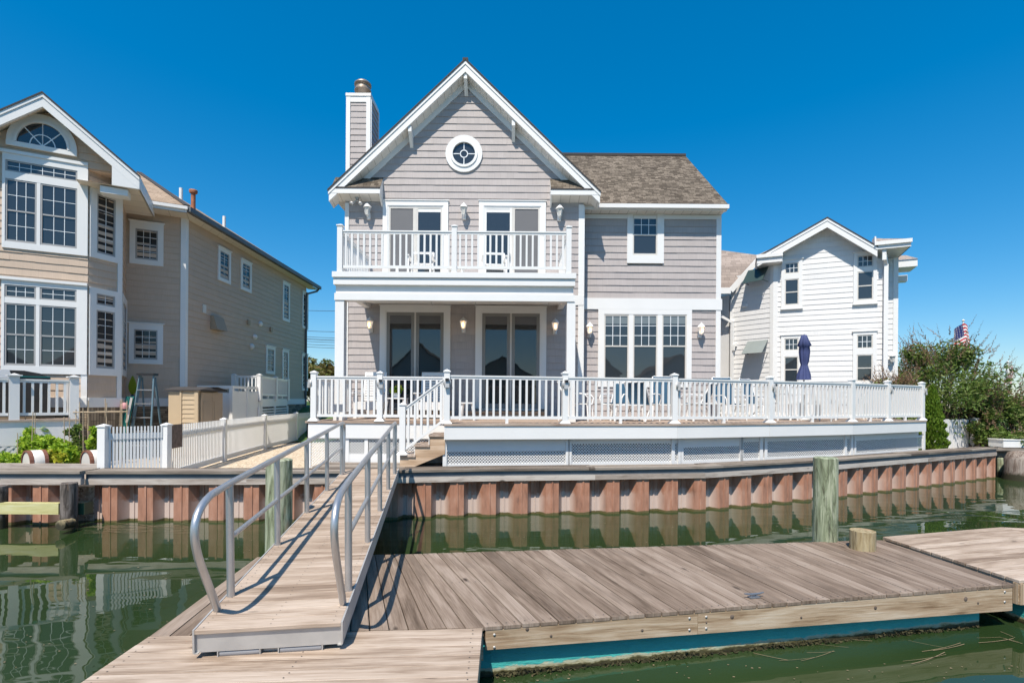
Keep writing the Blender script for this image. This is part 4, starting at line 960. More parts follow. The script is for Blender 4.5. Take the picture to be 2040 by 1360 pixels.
# roofs
rt = MB(); bk = -NB * 7.5
def G3(s, n, z): return GFr.P(s, n, z)
for sgn in (-1, 1): roof_face(rt, [G3(pk, .03, pz), G3(pk, -8, pz), G3(pk + sgn * hw, -8, ez), G3(pk + sgn * hw, .03, ez)], tuple(-NB))
A = Vector((Cc.x + .36, Cc.y - .50, 7.80)); EF = Vector((Cc.x + .25, FarC.y + .7, 7.80)); R1 = Vector((A.x - 5.2, A.y + 5.2, 7.8 + 5.2 * .62)); R2 = Vector((R1.x, FarC.y + .7 - 4, R1.z))
Dl = A - Vector((LU.x, LU.y, 0)) * 9
roof_face(rt, [A, EF, R2, R1], (0, 1)); roof_face(rt, [Dl, A, R1, Vector((R1.x - 6, R1.y - 3, R1.z))], tuple(LU)); roof_face(rt, [EF, Vector((EF.x - 12, EF.y, 7.8)), R2], (1, 0))
rfo = rt.build('roof', M['roof2'], th_)
ed = MB()
def gch(a, b, e): return [(pk - e, grake(pk - e, a)), (pk, pz - a), (pk + e, grake(pk + e, a)), (pk + e, grake(pk + e, b)), (pk, pz - b), (pk - e, grake(pk - e, b))]
ed.prism(GFr, gch(-.005, .035, hw + .02), 0, .045)
ed.bar(A + Vector((0, 0, .01)), R1 + Vector((0, 0, .03)), .16, .03); ed.build('shingle_edge', M['roofedge'], rfo)
fa = MB(); fa.prism(GFr, gch(.035, .12, hw), -.03, .03); fa.prism(GFr, gch(.12, .34, hw - .01), -.06, .012)
fa.prism(GFr, [(pk + hw - .55, grake(pk + hw - .55, .3)), (pk + hw, ez - .1), (pk + hw, ez - .34), (pk + hw - .55, ez - .34)], -.06, .010)
L1e = Fr(Vector((A.x, A.y)) - LU * 6, LU)
fa.box(L1e, 4.2, 6.0, -.04, 0, 7.60, 7.76); fa.box(L1e, 4.2, 6.02, 0, .06, 7.68, 7.77)
# boxed end of the front eave at the bay
q = GFr; fa.box(q, pk + 1.05, pk + hw - .25, -.42, -.10, ez - .52, ez - .36)
fa.build('fascia', M['white'], rfo)
sf = MB()
sf.poly([G3(pk, -.05, pz - .22), G3(pk, -.45, pz - .22), G3(pk + hw, -.45, ez - .22), G3(pk + hw, -.05, ez - .22)][::-1], [(0, 0), (0, .4), (2.6, .4), (2.6, 0)])
sf.poly([G3(pk, -.05, pz - .22), G3(pk - hw, -.05, ez - .22), G3(pk - hw, -.45, ez - .22), G3(pk, -.45, pz - .22)], [(0, 0), (2.6, 0), (2.6, .4), (0, .4)])
e0, e1, e2 = G3(pk + hw, -.02, ez - .33), G3(pk + hw, -2.2, ez - .33), G3(pk + .6, -2.2, ez - .33)
sf.poly([e0, G3(pk + .6, -.02, ez - .33), e2, e1], [(0, 0), (0, 1.3), (2, 1.3), (2, 0)])
sf.poly([(A.x, A.y, 7.60), tuple(L1e.P(3.5, 0, 7.60)), tuple(L1e.P(3.5, -1, 7.60)), tuple(L1e.P(6.3, -1, 7.60))], None)
sf.poly([(A.x, A.y, 7.605), (Cc.x - .1, Cc.y, 7.605), (FarC.x - .1, FarC.y + .5, 7.605), (EF.x, EF.y, 7.605)], [(0, 0), (0, .5), (10, .5), (10, 0)])
sf.build('soffit', M['soffitt'], rfo)
fe = MB(); fe.hexa([G3(pk + hw - .02, .0, ez - .33), G3(pk + hw + .01, .0, ez - .33), G3(pk + hw + .01, -2.2, ez - .33), G3(pk + hw - .02, -2.2, ez - .33), G3(pk + hw - .02, .0, ez - .03), G3(pk + hw + .01, .0, ez - .03), G3(pk + hw + .01, -2.2, ez - .03), G3(pk + hw - .02, -2.2, ez - .03)]); fe.build('eave_board', M['white'], rfo)
gt = MB(); a_, b_ = Vector((A.x, A.y, 7.70)), Vector((EF.x, EF.y, 7.70)); gt.bar(a_ + Vector((.05, 0, 0)), b_ + Vector((.05, 0, 0)), .12, .14)
gt.tube([b_ + Vector((0, -.1, -.08)), b_ + Vector((-.05, -.2, -.2)), Vector((FarC.x + .08, FarC.y - .1, 7.25)), Vector((FarC.x + .06, FarC.y - .12, 7.0)), Vector((FarC.x + .06, FarC.y - .12, 1.6))], .05, 6)
gt.build('gutter', M['darkmetal'], rfo)
for px, d, y0, y1, r, mt in ((360.5, 18.5, 400, 375, .06, 'white'), (385, 17.5, 416, 382, .07, 'rust'), (446.5, 20, 452, 431, .06, 'white')):
    p0, p1 = W(px, y0, d), W(px, y1, d); v_ = MB(); v_.lathe((p0.x, d, p0.z - .6), [(r, 0), (r, p1.z - p0.z + .6)], 10)
    if mt == 'rust': v_.lathe((p0.x, d, p1.z), [(.12, -.05), (.13, 0), (.13, .05), (.04, .08), (0, .09)], 12)
    v_.build('roof_vent', M[mt], rfo)
# wall vents
vt = MB()
def svent(px, py, w_, h_, dp, m='tanplastic2'):
    s_, z = FS.hit(px, py); b = MB(); b.box(FS, s_ - w_ / 2, s_ + w_ / 2, .01, dp, z - h_ / 2, z + h_ / 2); b.build('wall_vent', M[m], th_)
s_, z = FS.hit(429, 646); b = MB(); b.hexa([FS.P(s_ - .3, .25, z - .2), FS.P(s_ + .3, .25, z - .2), FS.P(s_ + .3, .01, z - .2), FS.P(s_ - .3, .01, z - .2), FS.P(s_ - .3, .10, z + .25), FS.P(s_ + .3, .10, z + .25), FS.P(s_ + .3, .01, z + .25), FS.P(s_ - .3, .01, z + .25)])
b.build('wall_vent', M['tanplastic2'], th_)
svent(405, 615, .16, .26, .05, 'sash'); svent(493, 642, .16, .18, .08); svent(538, 656, .16, .18, .08)
for px, py in ((517, 645), (506, 671), (500, 690)):
    s_, z = FS.hit(px, py); b = MB(); b.lathe(FS.P(s_, .01, z), [(.11, 0), (.10, .06), (.05, .10), (0, .11)], 12, axis=(1, 0, 0)); b.build('wall_vent', M['white'], th_)

# ================================================================== white house on the right
rh_ = thing('white_house', 'white lap-sided house with low gable, green awnings and pale brown roof', 'house', (12, 19, .9))
RU = Vector((2.245, -1)).normalized(); Rc = Vector((W(1541, 650, 18.5).x, 18.5)); FR = Fr(Rc, RU); RLn = FR.hit(1768, 600)[0]
R2u = Vector((.77, -1)).normalized(); t_ = 0
q0 = Rc - R2u * 2.2; 
FR2 = Fr(q0, R2u); s2 = FR2.hit(1455, 650)[0]
wh = MB()
pkR = FR.hit(1648, 440)[0]; zpk = Fr(FR.O + FR.n * .35, RU).hit(1648, 433); 
FRo = Fr(FR.O + FR.n * .40, RU); kp, kz = FRo.hit(1648, 433); kl, kzl = FRo.hit(1509, 512); kr, kzr = FRo.hit(1745, 489)
slL = (kz - kzl) / (kp - kl); slR = (kz - kzr) / (kr - kp)
def rk(s, off=0): return kz - (slL * (kp - s) if s < kp else slR * (s - kp)) - off
def ro(z):
    a = kp - (kz - .22 - z) / slL; b = kp + (kz - .22 - z) / slR
    a = max(a, 0); b = min(b, RLn); return (a, b) if b > a + .02 else None
wins = []
for (p0, p1, ys) in ((1561, 1593, ((524, 545, None), (556, 608, .5))), (1705, 1741, ((509, 532, None), (541, 598, .5))), (1561, 1593, ((674, 698, None), (710, 754, .5))), (1705, 1741, ((667, 694, None), (706, 751, .5)))):
    s0, s1 = FR.hit(p0 + 2, 600)[0], FR.hit(p1 - 2, 600)[0]; m_ = (p0 + p1) / 2
    u = [(s0, s1, FR.hit(m_, yb)[1], FR.hit(m_, ya)[1], 3, 2 if sp is None else 0, 0, sp) for ya, yb, sp in ys]
    if ys[0][0] > 600: u[1] = (s0, s1, u[1][2] - .15, u[1][3], 3, 0, 0, .5)
    wins.append(u)
cutsR = [(u[0][0] - .08, u[0][1] + .08, u[1][2] - .08, u[0][3] + .08) for u in wins]
lap(wh, FR, ro, 1.0, kz - .25, ex=.18, th=.014, cuts=cutsR)
zR2 = 7.0
lap(wh, FR2, lambda z: (s2, 2.2) , 1.0, 6.2, ex=.18, th=.014)
lap(wh, FR2, lambda z: (s2 + (z - 6.2) * 1.1, 2.2) if z < 7.6 else None, 6.2, 7.6, ex=.18, th=.014)
# far right return: short wall set back
RR = FR.P(RLn, -.55, 0); FR3 = Fr((RR.x, RR.y), RU); w3 = FR3.hit(1789, 600)[0]
lap(wh, FR3, lambda z: (0, w3), 1.0, 7.2, ex=.18, th=.014)
lft = q0 + R2u * s2; FR4 = Fr(lft + Vector((-1.2, .55)), Vector((1.2, -.1))); 
wh.slab([tuple(Rc + Vector((.05, .05))), tuple(FR.P(RLn - .03, -.03, 0).xy), tuple(FR3.P(-.1, -.04, 0).xy), tuple(FR3.P(w3 - .03, -.04, 0).xy), tuple(FR3.P(w3 + .2, -7, 0).xy), tuple((q0 + Vector((1, 8))).xy), tuple((lft + Vector((.06, .08))).xy)], .3, 7.1)
wh.prism(FR, [(.02, 7.0), (RLn - .02, 7.0), (RLn - .02, rk(RLn, .3)), (kp, kz - .3), (.02, rk(0.02, .3))], -.03, -.3)
wh.slab([tuple((lft + Vector((.0, .1)))), tuple((lft + Vector((.1, 5)))), tuple((lft + Vector((-3.6, 5)))), tuple((lft + Vector((-3.6, .9)))), tuple((lft + Vector((-.5, .9))))], .3, 6.4)
who = wh.build('wall', M['whsid'], rh_)
tr = MB()
for f, a, b, zz1 in ((FR, -.02, .13, 7.2), (FR3, w3 - .14, w3, 7.2), (FR2, 2.08, 2.2, 7.2), (FR, RLn - .1, RLn, 7.2), (FR2, s2, s2 + .1, 6.2)): tr.box(f, a, b, 0, .032, 1, zz1)
tr.build('trim', M['vinyl'], rh_)
for u in wins:
    k = .11
    window(rh_, FR, u[0][0] - k, u[0][1] + k, u[1][2] - k, u[0][3] + k, k, u, M['vinyl'], M['sash'], M['glass'], sill=.04, head=.03)
rr = MB(); Pn = FRo.P; dpt = -7
roof_face(rr, [Pn(kp, .02, kz), Pn(kp, dpt, kz), Pn(kl - .05, dpt, rk(kl)), Pn(kl - .05, .02, rk(kl))], tuple(-FR.n)); roof_face(rr, [Pn(kp, .02, kz), Pn(kp, dpt, kz), Pn(kr + .9, dpt, rk(kr + .9)), Pn(kr, dpt * .2, rk(kr)), Pn(kr, .02, rk(kr))], tuple(-FR.n))
# returns: small hip roofs either side
def ret(p0, p1, yt, yb, name, dn=.55, up=.28):
    f = Fr(FR.O + FR.n * (.40 + .0), RU); a, zt2 = f.hit(p0, (yt)); b, _ = f.hit(p1, yt); _, zb2 = f.hit((p0 + p1) / 2, yb); _, zt2 = f.hit((p0 + p1) / 2, yt)
    return f, a, b, zt2, zb2
f5, a5, b5, t5, u5 = ret(1508, 1558, 506, 523, 'l'); f6, a6, b6, t6, u6 = ret(1743, 1815, 479, 494, 'r')
roof_face(rr, [f5.P(a5, .02, t5), f5.P(b5, .02, t5), f5.P(b5, -.4, t5 + .26), f5.P(a5 + .4, -.4, t5 + .26)], tuple(RU)); roof_face(rr, [f5.P(a5, .02, t5), f5.P(a5 + .4, -.4, t5 + .26), f5.P(a5 + .4, -3, t5 + .26), f5.P(a5, -3, t5)], tuple(-FR.n))
roof_face(rr, [f6.P(a6, .02, t6), f6.P(b6, .02, t6), f6.P(b6 - .6, -.6, t6 + .25), f6.P(a6 + .1, -.6, t6 + .30)], tuple(RU)); roof_face(rr, [f6.P(b6, .02, t6), f6.P(b6, -2.2, t6), f6.P(b6 - .6, -2.2, t6 + .25), f6.P(b6 - .6, -.6, t6 + .25)], tuple(-FR.n))
# left lower roof
l0 = Vector((lft.x - 3.5, lft.y + .3)); ze = W(1455, 590, lft.y - .4).z
P1, P2 = W(1455, 574, lft.y - .4), W(1512, 511, 19.4)
rr_e = [(W(1437, 592, lft.y + .1)), W(1470, 578, lft.y - .3), W(1512, 512, 20.2), W(1437, 517, 24)]
roof_face(rr, [Vector((P1.x - 2.6, P1.y + .2, P1.z)), P1, P2 + Vector((.6, .8, .25)), Vector((P2.x - 4.2, P2.y + 3.2, P2.z + 1.7))], (1, -.1))
rro = rr.build('roof', M['roofw'], rh_)
ed = MB(); ed.prism(FRo, [(kl, rk(kl, -.01)), (kp, kz + .01), (kr + .05, rk(kr + .05, -.01)), (kr + .05, rk(kr + .05, .03)), (kp, kz - .03), (kl, rk(kl, .03))], .0, .045); ed.build('shingle_edge', M['roofedge'], rro)
fa = MB()
fa.prism(FRo, [(kl, rk(kl, .03)), (kp, kz - .03), (kr + .04, rk(kr + .04, .03)), (kr + .04, rk(kr + .04, .12)), (kp, kz - .12), (kl, rk(kl, .12))], -.02, .03)
fa.prism(FRo, [(kl, rk(kl, .12)), (kp, kz - .12), (kr + .04, rk(kr + .04, .12)), (kr + .04, rk(kr + .04, .34)), (kp, kz - .34), (kl, rk(kl, .34))], -.05, .012)
for f, a, b, t, u in ((f5, a5, b5, t5, u5), (f6, a6, b6, t6, u6)):
    fa.box(f, a, b, -.03, .02, u, t); fa.box(f, a - .02, b + .02, .02, .08, t - .12, t)
fa.box(f5, a5, a5 + .03, -2.0, -.03, u5, t5); fa.box(f6, b6 - .03, b6, -2.2, -.03, u6, t6); fa.box(f5, b5 - .02, b5 + .02, -.40, -.03, u5, t5 + .2); fa.box(f6, a6, a6 + .04, -.42, -.03, u6, t6 + .2)
fa.bar(P1 + Vector((0, -.03, -.10)), P2 + Vector((0, -.03, -.08)), .04, .20); fa.bar(Vector((P1.x - 2.6, P1.y + .2, P1.z - .1)), P1 + Vector((.0, 0, -.1)), .12, .22)
rr2 = MB(); fb_ = Fr(FR3.P(0, -.5, 0).xy, RU); za, zb2 = fb_.hit(1810, 517)[1], fb_.hit(1810, 531)[1]; fa.box(fb_, fb_.hit(1786, 520)[0], fb_.hit(1828, 520)[0], -.9, 0, zb2, za); roof_face(rr2, [fb_.P(fb_.hit(1786, 520)[0], .03, za), fb_.P(fb_.hit(1828, 520)[0] + .02, .03, za), fb_.P(fb_.hit(1812, 520)[0], -.5, za + .28), fb_.P(fb_.hit(1780, 520)[0], -.5, za + .28)], tuple(RU))
fb_ = Fr(FR3.P(0, -1.6, 0).xy, RU); za, zb2 = fb_.hit(1800, 548)[1], fb_.hit(1800, 560)[1]; fa.box(fb_, fb_.hit(1788, 550)[0], fb_.hit(1808, 550)[0], -.3, 0, zb2, za)
fa.build('fascia', M['white'], rro); rr2.build('return_roof', M['roofw'], rh_)
sf = MB(); sf.poly([f6.P(a6, 0, u6), f6.P(b6, 0, u6), f6.P(b6, -2.2, u6), f6.P(a6, -2.2, u6)]); sf.poly([f5.P(a5, 0, u5), f5.P(b5, 0, u5), f5.P(b5, -2.0, u5), f5.P(a5, -2.0, u5)])
sf.poly([Pn(kp, -.05, kz - .24), Pn(kp, -.42, kz - .24), Pn(kl, -.42, rk(kl, .24)), Pn(kl, -.05, rk(kl, .24))]); sf.poly([Pn(kp, -.05, kz - .24), Pn(kp, -.42, kz - .24), Pn(kr, -.42, rk(kr, .24)), Pn(kr, -.05, rk(kr, .24))])
sf.build('soffit', M['white'], rro)
ds = MB(); s_ = FR.hit(1762, 600)[0]
ds.box(FR, s_ - .045, s_ + .075, .05, .14, 1.2, u6 - .45); ds.bar(FR.P(s_ + .015, .10, u6 - .45), FR.P(s_ - .08, .32, u6 - .12), .1, .09); ds.box(FR, s_ - .14, s_ - .03, .26, .36, u6 - .35, t6 - .02)
ds.build('downspout', M['white'], rh_); ds = MB()
s_ = s2 + .12; ds.box(FR2, s_ - .05, s_ + .05, .03, .12, 1.2, 5.3); ds.bar(FR2.P(s_, .08, 5.3), FR2.P(s_ - .55, .25, 5.7), .1, .09)
ds.build('downspout', M['white'], rh_)
for (ys, ye) in ((530, 563), (676, 704)):
    aw = MB(); s_ = 2.02; _, za = FR2.hit(1538, ys); _, zb = FR2.hit(1524, ye)
    aw.hexa([FR2.P(s_ - .75, .50, zb), FR2.P(s_, .50, zb), FR2.P(s_, .46, zb), FR2.P(s_ - .75, .46, zb), FR2.P(s_ - .75, .05, za), FR2.P(s_, .05, za), FR2.P(s_, .02, za), FR2.P(s_ - .75, .02, za)])
    for q in (s_ - .73, s_ - .02): aw.bar(FR2.P(q, .02, zb + .02), FR2.P(q, .48, zb + .02), .02, .02)
    aw.build('shutter_awning', plain('dark_green_shutter', (.03, .055, .05), .5) if ys < 600 else plain('grey_green_awning', (.22, .25, .24), .6), rh_)
for px, py in ((1465, 688), (1485, 609)):
    s_, z = FR2.hit(px, py); b = MB(); b.box(FR2, s_ - .08, s_ + .08, .015, .09, z - .05, z + .07); 
    if px == 1465: b.box(FR2, s_ - .04, s_ + .04, .09, .16, z - .2, z + .02)
    b.build('wall_fixture', M['sashw'], rh_)
wall_lantern(rh_, tuple(FR3.P(FR3.hit(1771, 720)[0], .02, FR3.hit(1771, 715)[1])), 0)
tagm = None

# ================================================================== shoreline path, ground, water
WL = [(-30.0, 8.2), (-20.0, 8.5), (-7.58, 9.04)]     # neighbour's seawall line
PATH = [(-7.6, 9.16), (-4.8, 9.3), (-2.3, 9.56), (-.6, 9.87), (1.65, 10.16), (3.95, 10.5), (7.6, 12.0), (11.1, 13.7), (14.6, 15.45)]
GND = .62
g_poly = off(WL, -.30) + off(PATH, -.30) + [(15.2, 16.6), (18, 17.4), (40, 21), (600, 60), (600, 700), (-600, 700), (-600, 20), (-60, 8.0)]
gd = MB(); gd.slab(g_poly, -1.0, GND); gdo = gd.build('ground', M['gravel']); tag(gdo, kind='structure')
wt = MB(); wt.poly([(-600, -600, 0), (600, -600, 0), (600, 60, 0), (-600, 60, 0)]); wto = wt.build('water', M['water']); tag(wto, kind='structure')
lw = MB()
n_ = 16
def gzz(x, y): return GND + .015 + 1.25 * min(1, max(0, (y - 19.3) / 5)) + .04 * math.sin(x * 1.3 + y)
xs = np.linspace(-30, 34, 60); ys = np.concatenate([np.linspace(19.0, 28, 30), [60, 200]])
V = [(x, y, gzz(x, y)) for y in ys for x in xs]; nx = len(xs); F = [(j * nx + i, j * nx + i + 1, (j + 1) * nx + i + 1, (j + 1) * nx + i) for j in range(len(ys) - 1) for i in range(nx - 1)]
lw.mesh(V, F, None, 0, True); lo = lw.build('lawn', M['grass']); tag(lo, kind='structure')

# ================================================================== seawall
def resample(path, start=0):
    L = [0]
    for a, b in zip(path, path[1:]): L.append(L[-1] + (Vector(b) - Vector(a)).length)
    def at(t):
        for i in range(len(path) - 1):
            if t <= L[i + 1] or i == len(path) - 2:
                a, b = Vector(path[i]), Vector(path[i + 1]); u = (b - a).normalized(); return a + u * (t - L[i]), u
    return at, L[-1]
def seawall(name, label, path, pm, zcap, period=.62, phase=0, dark=.09, lightz=.10, wl_over=.035):
    root = thing(name, label, 'seawall', (path[len(path) // 2][0], path[len(path) // 2][1], 0))
    at, L = resample(path); m = MB(); rec = []
    prof = []; t = -phase; dx = .10; out = .26; RD = .175
    pts = []
    while t < L + period:
        for a, n, r in ((0, 0, 0), (.115, 0, 0), (.12, .014, 0), (.15, .014, 0), (.155, 0, 0), (out, 0, 0), (out + dx, -RD, 1), (out + dx + .06, -RD, 1), (out + dx + .065, -RD + .015, 1), (out + dx + .09, -RD + .015, 1), (out + dx + .095, -RD, 1), (period - dx, -RD, 1)):
            s_ = t + a
            if 0 <= s_ <= L: pts.append((s_, n, r))
        t += period
    zt = zcap - .14 - lightz; n0 = len(pts)
    V = []; U = []; arc = 0; prev = None
    for (s_, n, r) in pts:
        p, u = at(s_); q = p + Vector((u.y, -u.x)) * n
        if prev is not None: arc += (q - prev).length
        prev = q
        for z in (-.8, .0, .05, zt): V.append((q.x, q.y, z)); U.append((arc, z)); rec.append(r)
    F = []; UV = []
    for i in range(n0 - 1):
        for j in range(3):
            f = (i * 4 + j, (i + 1) * 4 + j, (i + 1) * 4 + j + 1, i * 4 + j + 1); F.append(f); UV.append([U[k] for k in f])
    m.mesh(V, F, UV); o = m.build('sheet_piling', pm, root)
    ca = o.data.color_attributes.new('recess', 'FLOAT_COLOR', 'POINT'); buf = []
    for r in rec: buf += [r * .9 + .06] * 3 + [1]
    ca.data.foreach_set('color', buf)
    PTS = [tuple(at(x)[0]) for x in np.linspace(0, L, max(3, int(L / 1.2)))]
    w_ = MB(); strip(w_, path, -.06, wl_over, zt, zt + lightz); w_.build('waler', M['waler'], root)
    d = MB(); strip(d, path, -.05, wl_over - .02, zt + lightz, zcap - .04); d.build('steel_channel', M['darkmetal'], root)
    c = MB(); t = 0
    while t < L - .02:
        e = min(L, t + random.uniform(2.6, 3.6)); 
        for k, (na, nb) in enumerate(((wl_over + .02, -.12), (-.125, -.27), (-.275, -.42))):
            sub = [t] + [x for x in np.cumsum([0] + [ (Vector(b) - Vector(a)).length for a, b in zip(path, path[1:])]) if t < x < e] + [e]
            pp_ = []
            for x in sub: p, u = at(x); pp_.append(tuple(p))
            if len(pp_) > 1 and (Vector(pp_[-1]) - Vector(pp_[0])).length > .05:
                A_, B_ = [], []
                for x in sub: p, u = at(min(x, L - .001)); n = Vector((u.y, -u.x)); A_.append(p + n * nb); B_.append(p + n * na)
                for i in range(len(sub) - 1):
                    zz = zcap + random.uniform(-.004, .004)
                    c.hexa([(*B_[i], zcap - .045), (*B_[i + 1], zcap - .045), (*A_[i + 1], zcap - .045), (*A_[i], zcap - .045), (*B_[i], zz), (*B_[i + 1], zz), (*A_[i + 1], zz), (*A_[i], zz)])
        t = e + .004
    c.build('cap', M['cap'], root); return root
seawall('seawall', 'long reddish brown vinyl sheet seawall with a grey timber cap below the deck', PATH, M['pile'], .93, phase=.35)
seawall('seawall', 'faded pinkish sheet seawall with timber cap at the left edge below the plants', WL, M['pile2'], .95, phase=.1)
# end of the long wall and the neighbour's timber bulkhead
e_ = Vector(PATH[-1]); tb = thing('timber_bulkhead', 'old dark timber bulkhead past the right end of the long seawall', 'seawall', (e_.x + 1, e_.y + 1, 0))
m = MB()
for k in range(4): m.bar((e_.x + .02, e_.y + .5, .12 + k * .19), (e_.x + 3.0, e_.y + 1.0, .12 + k * .19), .08, .17)
m.build('planking', M['darkwood'], tb)
m = MB(); m.bar((e_.x - .05, e_.y + .42, .84), (e_.x + 3.0, e_.y + .9, .84), .4, .07); m.build('cap', M['cap'], tb)
for x in (.55, 1.6): m = MB(); m.lathe((e_.x + x, e_.y + .4, -.8), [(.10, 0), (.10, 1.35), (.09, 1.38), (0, 1.38)], 10); m.build('pile', M['pgreen'], tb)
# boardwalk pad at the top of the gangway
bw = thing('boardwalk', 'grey plank walkway between the top of the gangway and the deck stairs', 'walkway', (-2.6, 10.7, .8)); m = MB()
y = 10.0
while y < 10.9: m.bx(-4.0 if y > 10.2 else -3.3, -1.45, y, y + .135, .86, .90); y += .14
m.build('planks', M['cap'], bw); m = MB(); m.bx(-3.95, -1.5, 10.02, 10.06, .62, .858); m.bx(-3.95, -1.5, 10.85, 10.95, .62, .858); m.build('joist', M['waler'], bw)

# ================================================================== picket fence
fx = thing('picket_fence', 'low white picket fence running back from the seawall beside the gravel yard', 'fence', (-7.5, 12, .6))
zf = 1.705
fp = []
for px, py in ((207, 848), (329, 845), (446, 835), (527, 827.3), (590, 822.5)):
    u_, v_ = ray(px, py); d = (ZC - zf) / v_; fp.append(Vector((u_ * d, d)))
fp[0] = Vector((W(207, 848, 9.62).x, 9.62)); fp[1] = Vector((W(332, 848, 10.25).x, 10.25)); fp.append(fp[-1] + (fp[-1] - fp[-2]) * 1.0)
for i, p in enumerate(fp):
    u = (fp[min(i + 1, len(fp) - 1)] - fp[max(i - 1, 0)]).normalized(); post(fx, p.x, p.y, .4, zf - .4 + .03, .125 if i else .14, False, rot=(1, 0) if i < 1 else (u.x, u.y))
for a, b in zip(fp, fp[1:]):
    L = (b - a).length; f = Fr(a, b - a); m = MB()
    m.box(f, .06, L - .06, -.02, .02, zf - .26, zf - .14); m.box(f, .06, L - .06, -.02, .02, .66, .78)
    pt_ = .053 if L < 1.5 else .085; n = int((L - .12) / pt_); 
    for k in range(n):
        c = .06 + (L - .12) * (k + .5) / n; hw_ = .020 if L < 1.5 else .022; m.box(f, c - hw_, c + hw_, -.010, .018 if L < 1.5 else .004, .68, zf - .2); m.box(f, c - .014, c + .014, .0205, .036, zf - .25, zf - .01)
    m.build('picket_panel', M['vinyl'], fx)
bo = MB(); f = Fr(fp[1], fp[2] - fp[1]); a = f.hit(339, 860, .05)[0]; b = f.hit(362, 860, .05)[0]; bo.box(f, a, b, .045, .065, zf - .48, zf - .0); o = bo.build('hanging_board', M['doormat']); tag(o, 'dark weathered square board hung on the white picket fence', 'board')

# ================================================================== gangway
gw = thing('gangway', 'sloping aluminium-framed wooden gangway with tube handrails leading up to the seawall', 'gangway', (-2.0, 5, .5))
N0 = Vector((-1.69, 3.585, .655)); N1 = Vector((-2.60, 9.52, .955)); ax = (N1 - N0); GLn = ax.length; ax.normalize(); sd = Vector((ax.y, -ax.x, 0)).normalized(); gup = sd.cross(ax).normalized()
def Q(s, c, h): return N0 + ax * s + sd * c + gup * h
hwid = .485
m = MB(); s = 0
def qbox(m, s0, s1, c0, c1, h0, h1, mi=0): m.hexa([Q(s0, c0, h0), Q(s0, c1, h0), Q(s1, c1, h0), Q(s1, c0, h0), Q(s0, c0, h1), Q(s0, c1, h1), Q(s1, c1, h1), Q(s1, c0, h1)], mi)
while s < GLn - .05:
    dz = random.uniform(-.0015, .0015); qbox(m, s, min(s + .136, GLn), -hwid, hwid, -.03 + dz, dz); s += .14
gwp = m.build('planks', M['dockwood2'], gw, bevel=.003)
sc_m = MB(); s = .07
while s < GLn:
    for c in (-.43, .0, .43):
        for k in (-.03, .035): 
            p = Q(s + k, c + random.uniform(-.01, .01), .0022); r_ = .0045; sc_m.poly([p + (ax * math.cos(t) + sd * math.sin(t)) * r_ for t in (0, 1.05, 2.09, 3.14, 4.19, 5.24)][::-1])
    s += .14
sc_m.build('screw', M['black'], gwp)['kind'] = 'stuff'
m = MB()
for c in (-hwid - .006, hwid + .006):
    qbox(m, .0, GLn, c - .006, c + .006, -.16, .004); qbox(m, 0, GLn, c - (.03 if c > 0 else 0), c + (.03 if c < 0 else 0), -.166, -.16)
qbox(m, .02, .03, -hwid + .0, hwid - .0, -.165, -.031)
s = .5
while s < GLn: qbox(m, s, s + .04, -hwid, hwid, -.14, -.04); s += .6
m.build('side_channel', M['alud'], gw)
m = MB()
for a, b in ((-.335, -.075), (.065, .345)):
    m.tube([Q(.05, a, -.19), Q(.05, b, -.19)], .028, 14)
m.build('roller', M['grey'], gw)
m = MB()
for c in (-.345, -.068, .055, .352): qbox(m, .02, .09, c - .004, c + .004, -.215, -.16)
qbox(m, .03, .045, -.345, -.068, -.175, -.165); qbox(m, .03, .045, .055, .352, -.175, -.165); qbox(m, .06, .065, -.06, .05, -.205, -.165)
m.build('roller_bracket', M['alud'], gw)
def bez(P, n=10):
    out = []
    for i in range(n + 1):
        t = i / n; out.append(P[0] * (1 - t) ** 3 + P[1] * 3 * t * (1 - t) ** 2 + P[2] * 3 * t * t * (1 - t) + P[3] * t ** 3)
    return out
ps = [.55, 1.78, 3.02, 4.26, 5.50]
for sidec in (-hwid + .035, hwid - .035):
    H = .90; c = sidec; r = .027
    pts = [Q(.30, c, .0), Q(.22, c, .14), Q(.06, c, .40)]
    pts += bez([Q(.06, c, .40), Q(-.10, c, .66), Q(-.12, c, .84), Q(.22, c, .89)], 12)[1:]
    pts += [Q(.55, c, H)] + [Q(p, c, H) for p in ps[1:]]
    pts += bez([Q(5.50, c, H), Q(5.78, c, H), Q(5.80, c, H - .05), Q(5.76, c, .62)], 8)[1:] + [Q(5.70, c, .35), Q(5.68, c, 0)]
    m = MB(); m.tube(pts, r, 12); hr = m.build('handrail', M['alu'], gw)
    m = MB(); m.tube([Q(ps[0], c, .47)] + [Q(p, c, .47) for p in ps[1:]], .021, 10); m.build('mid_rail', M['alu'], hr)
    for p in ps: m = MB(); m.tube([Q(p, c, -.02), Q(p, c, H - .005)], .029, 14); m.build('rail_post', M['alu'], hr)

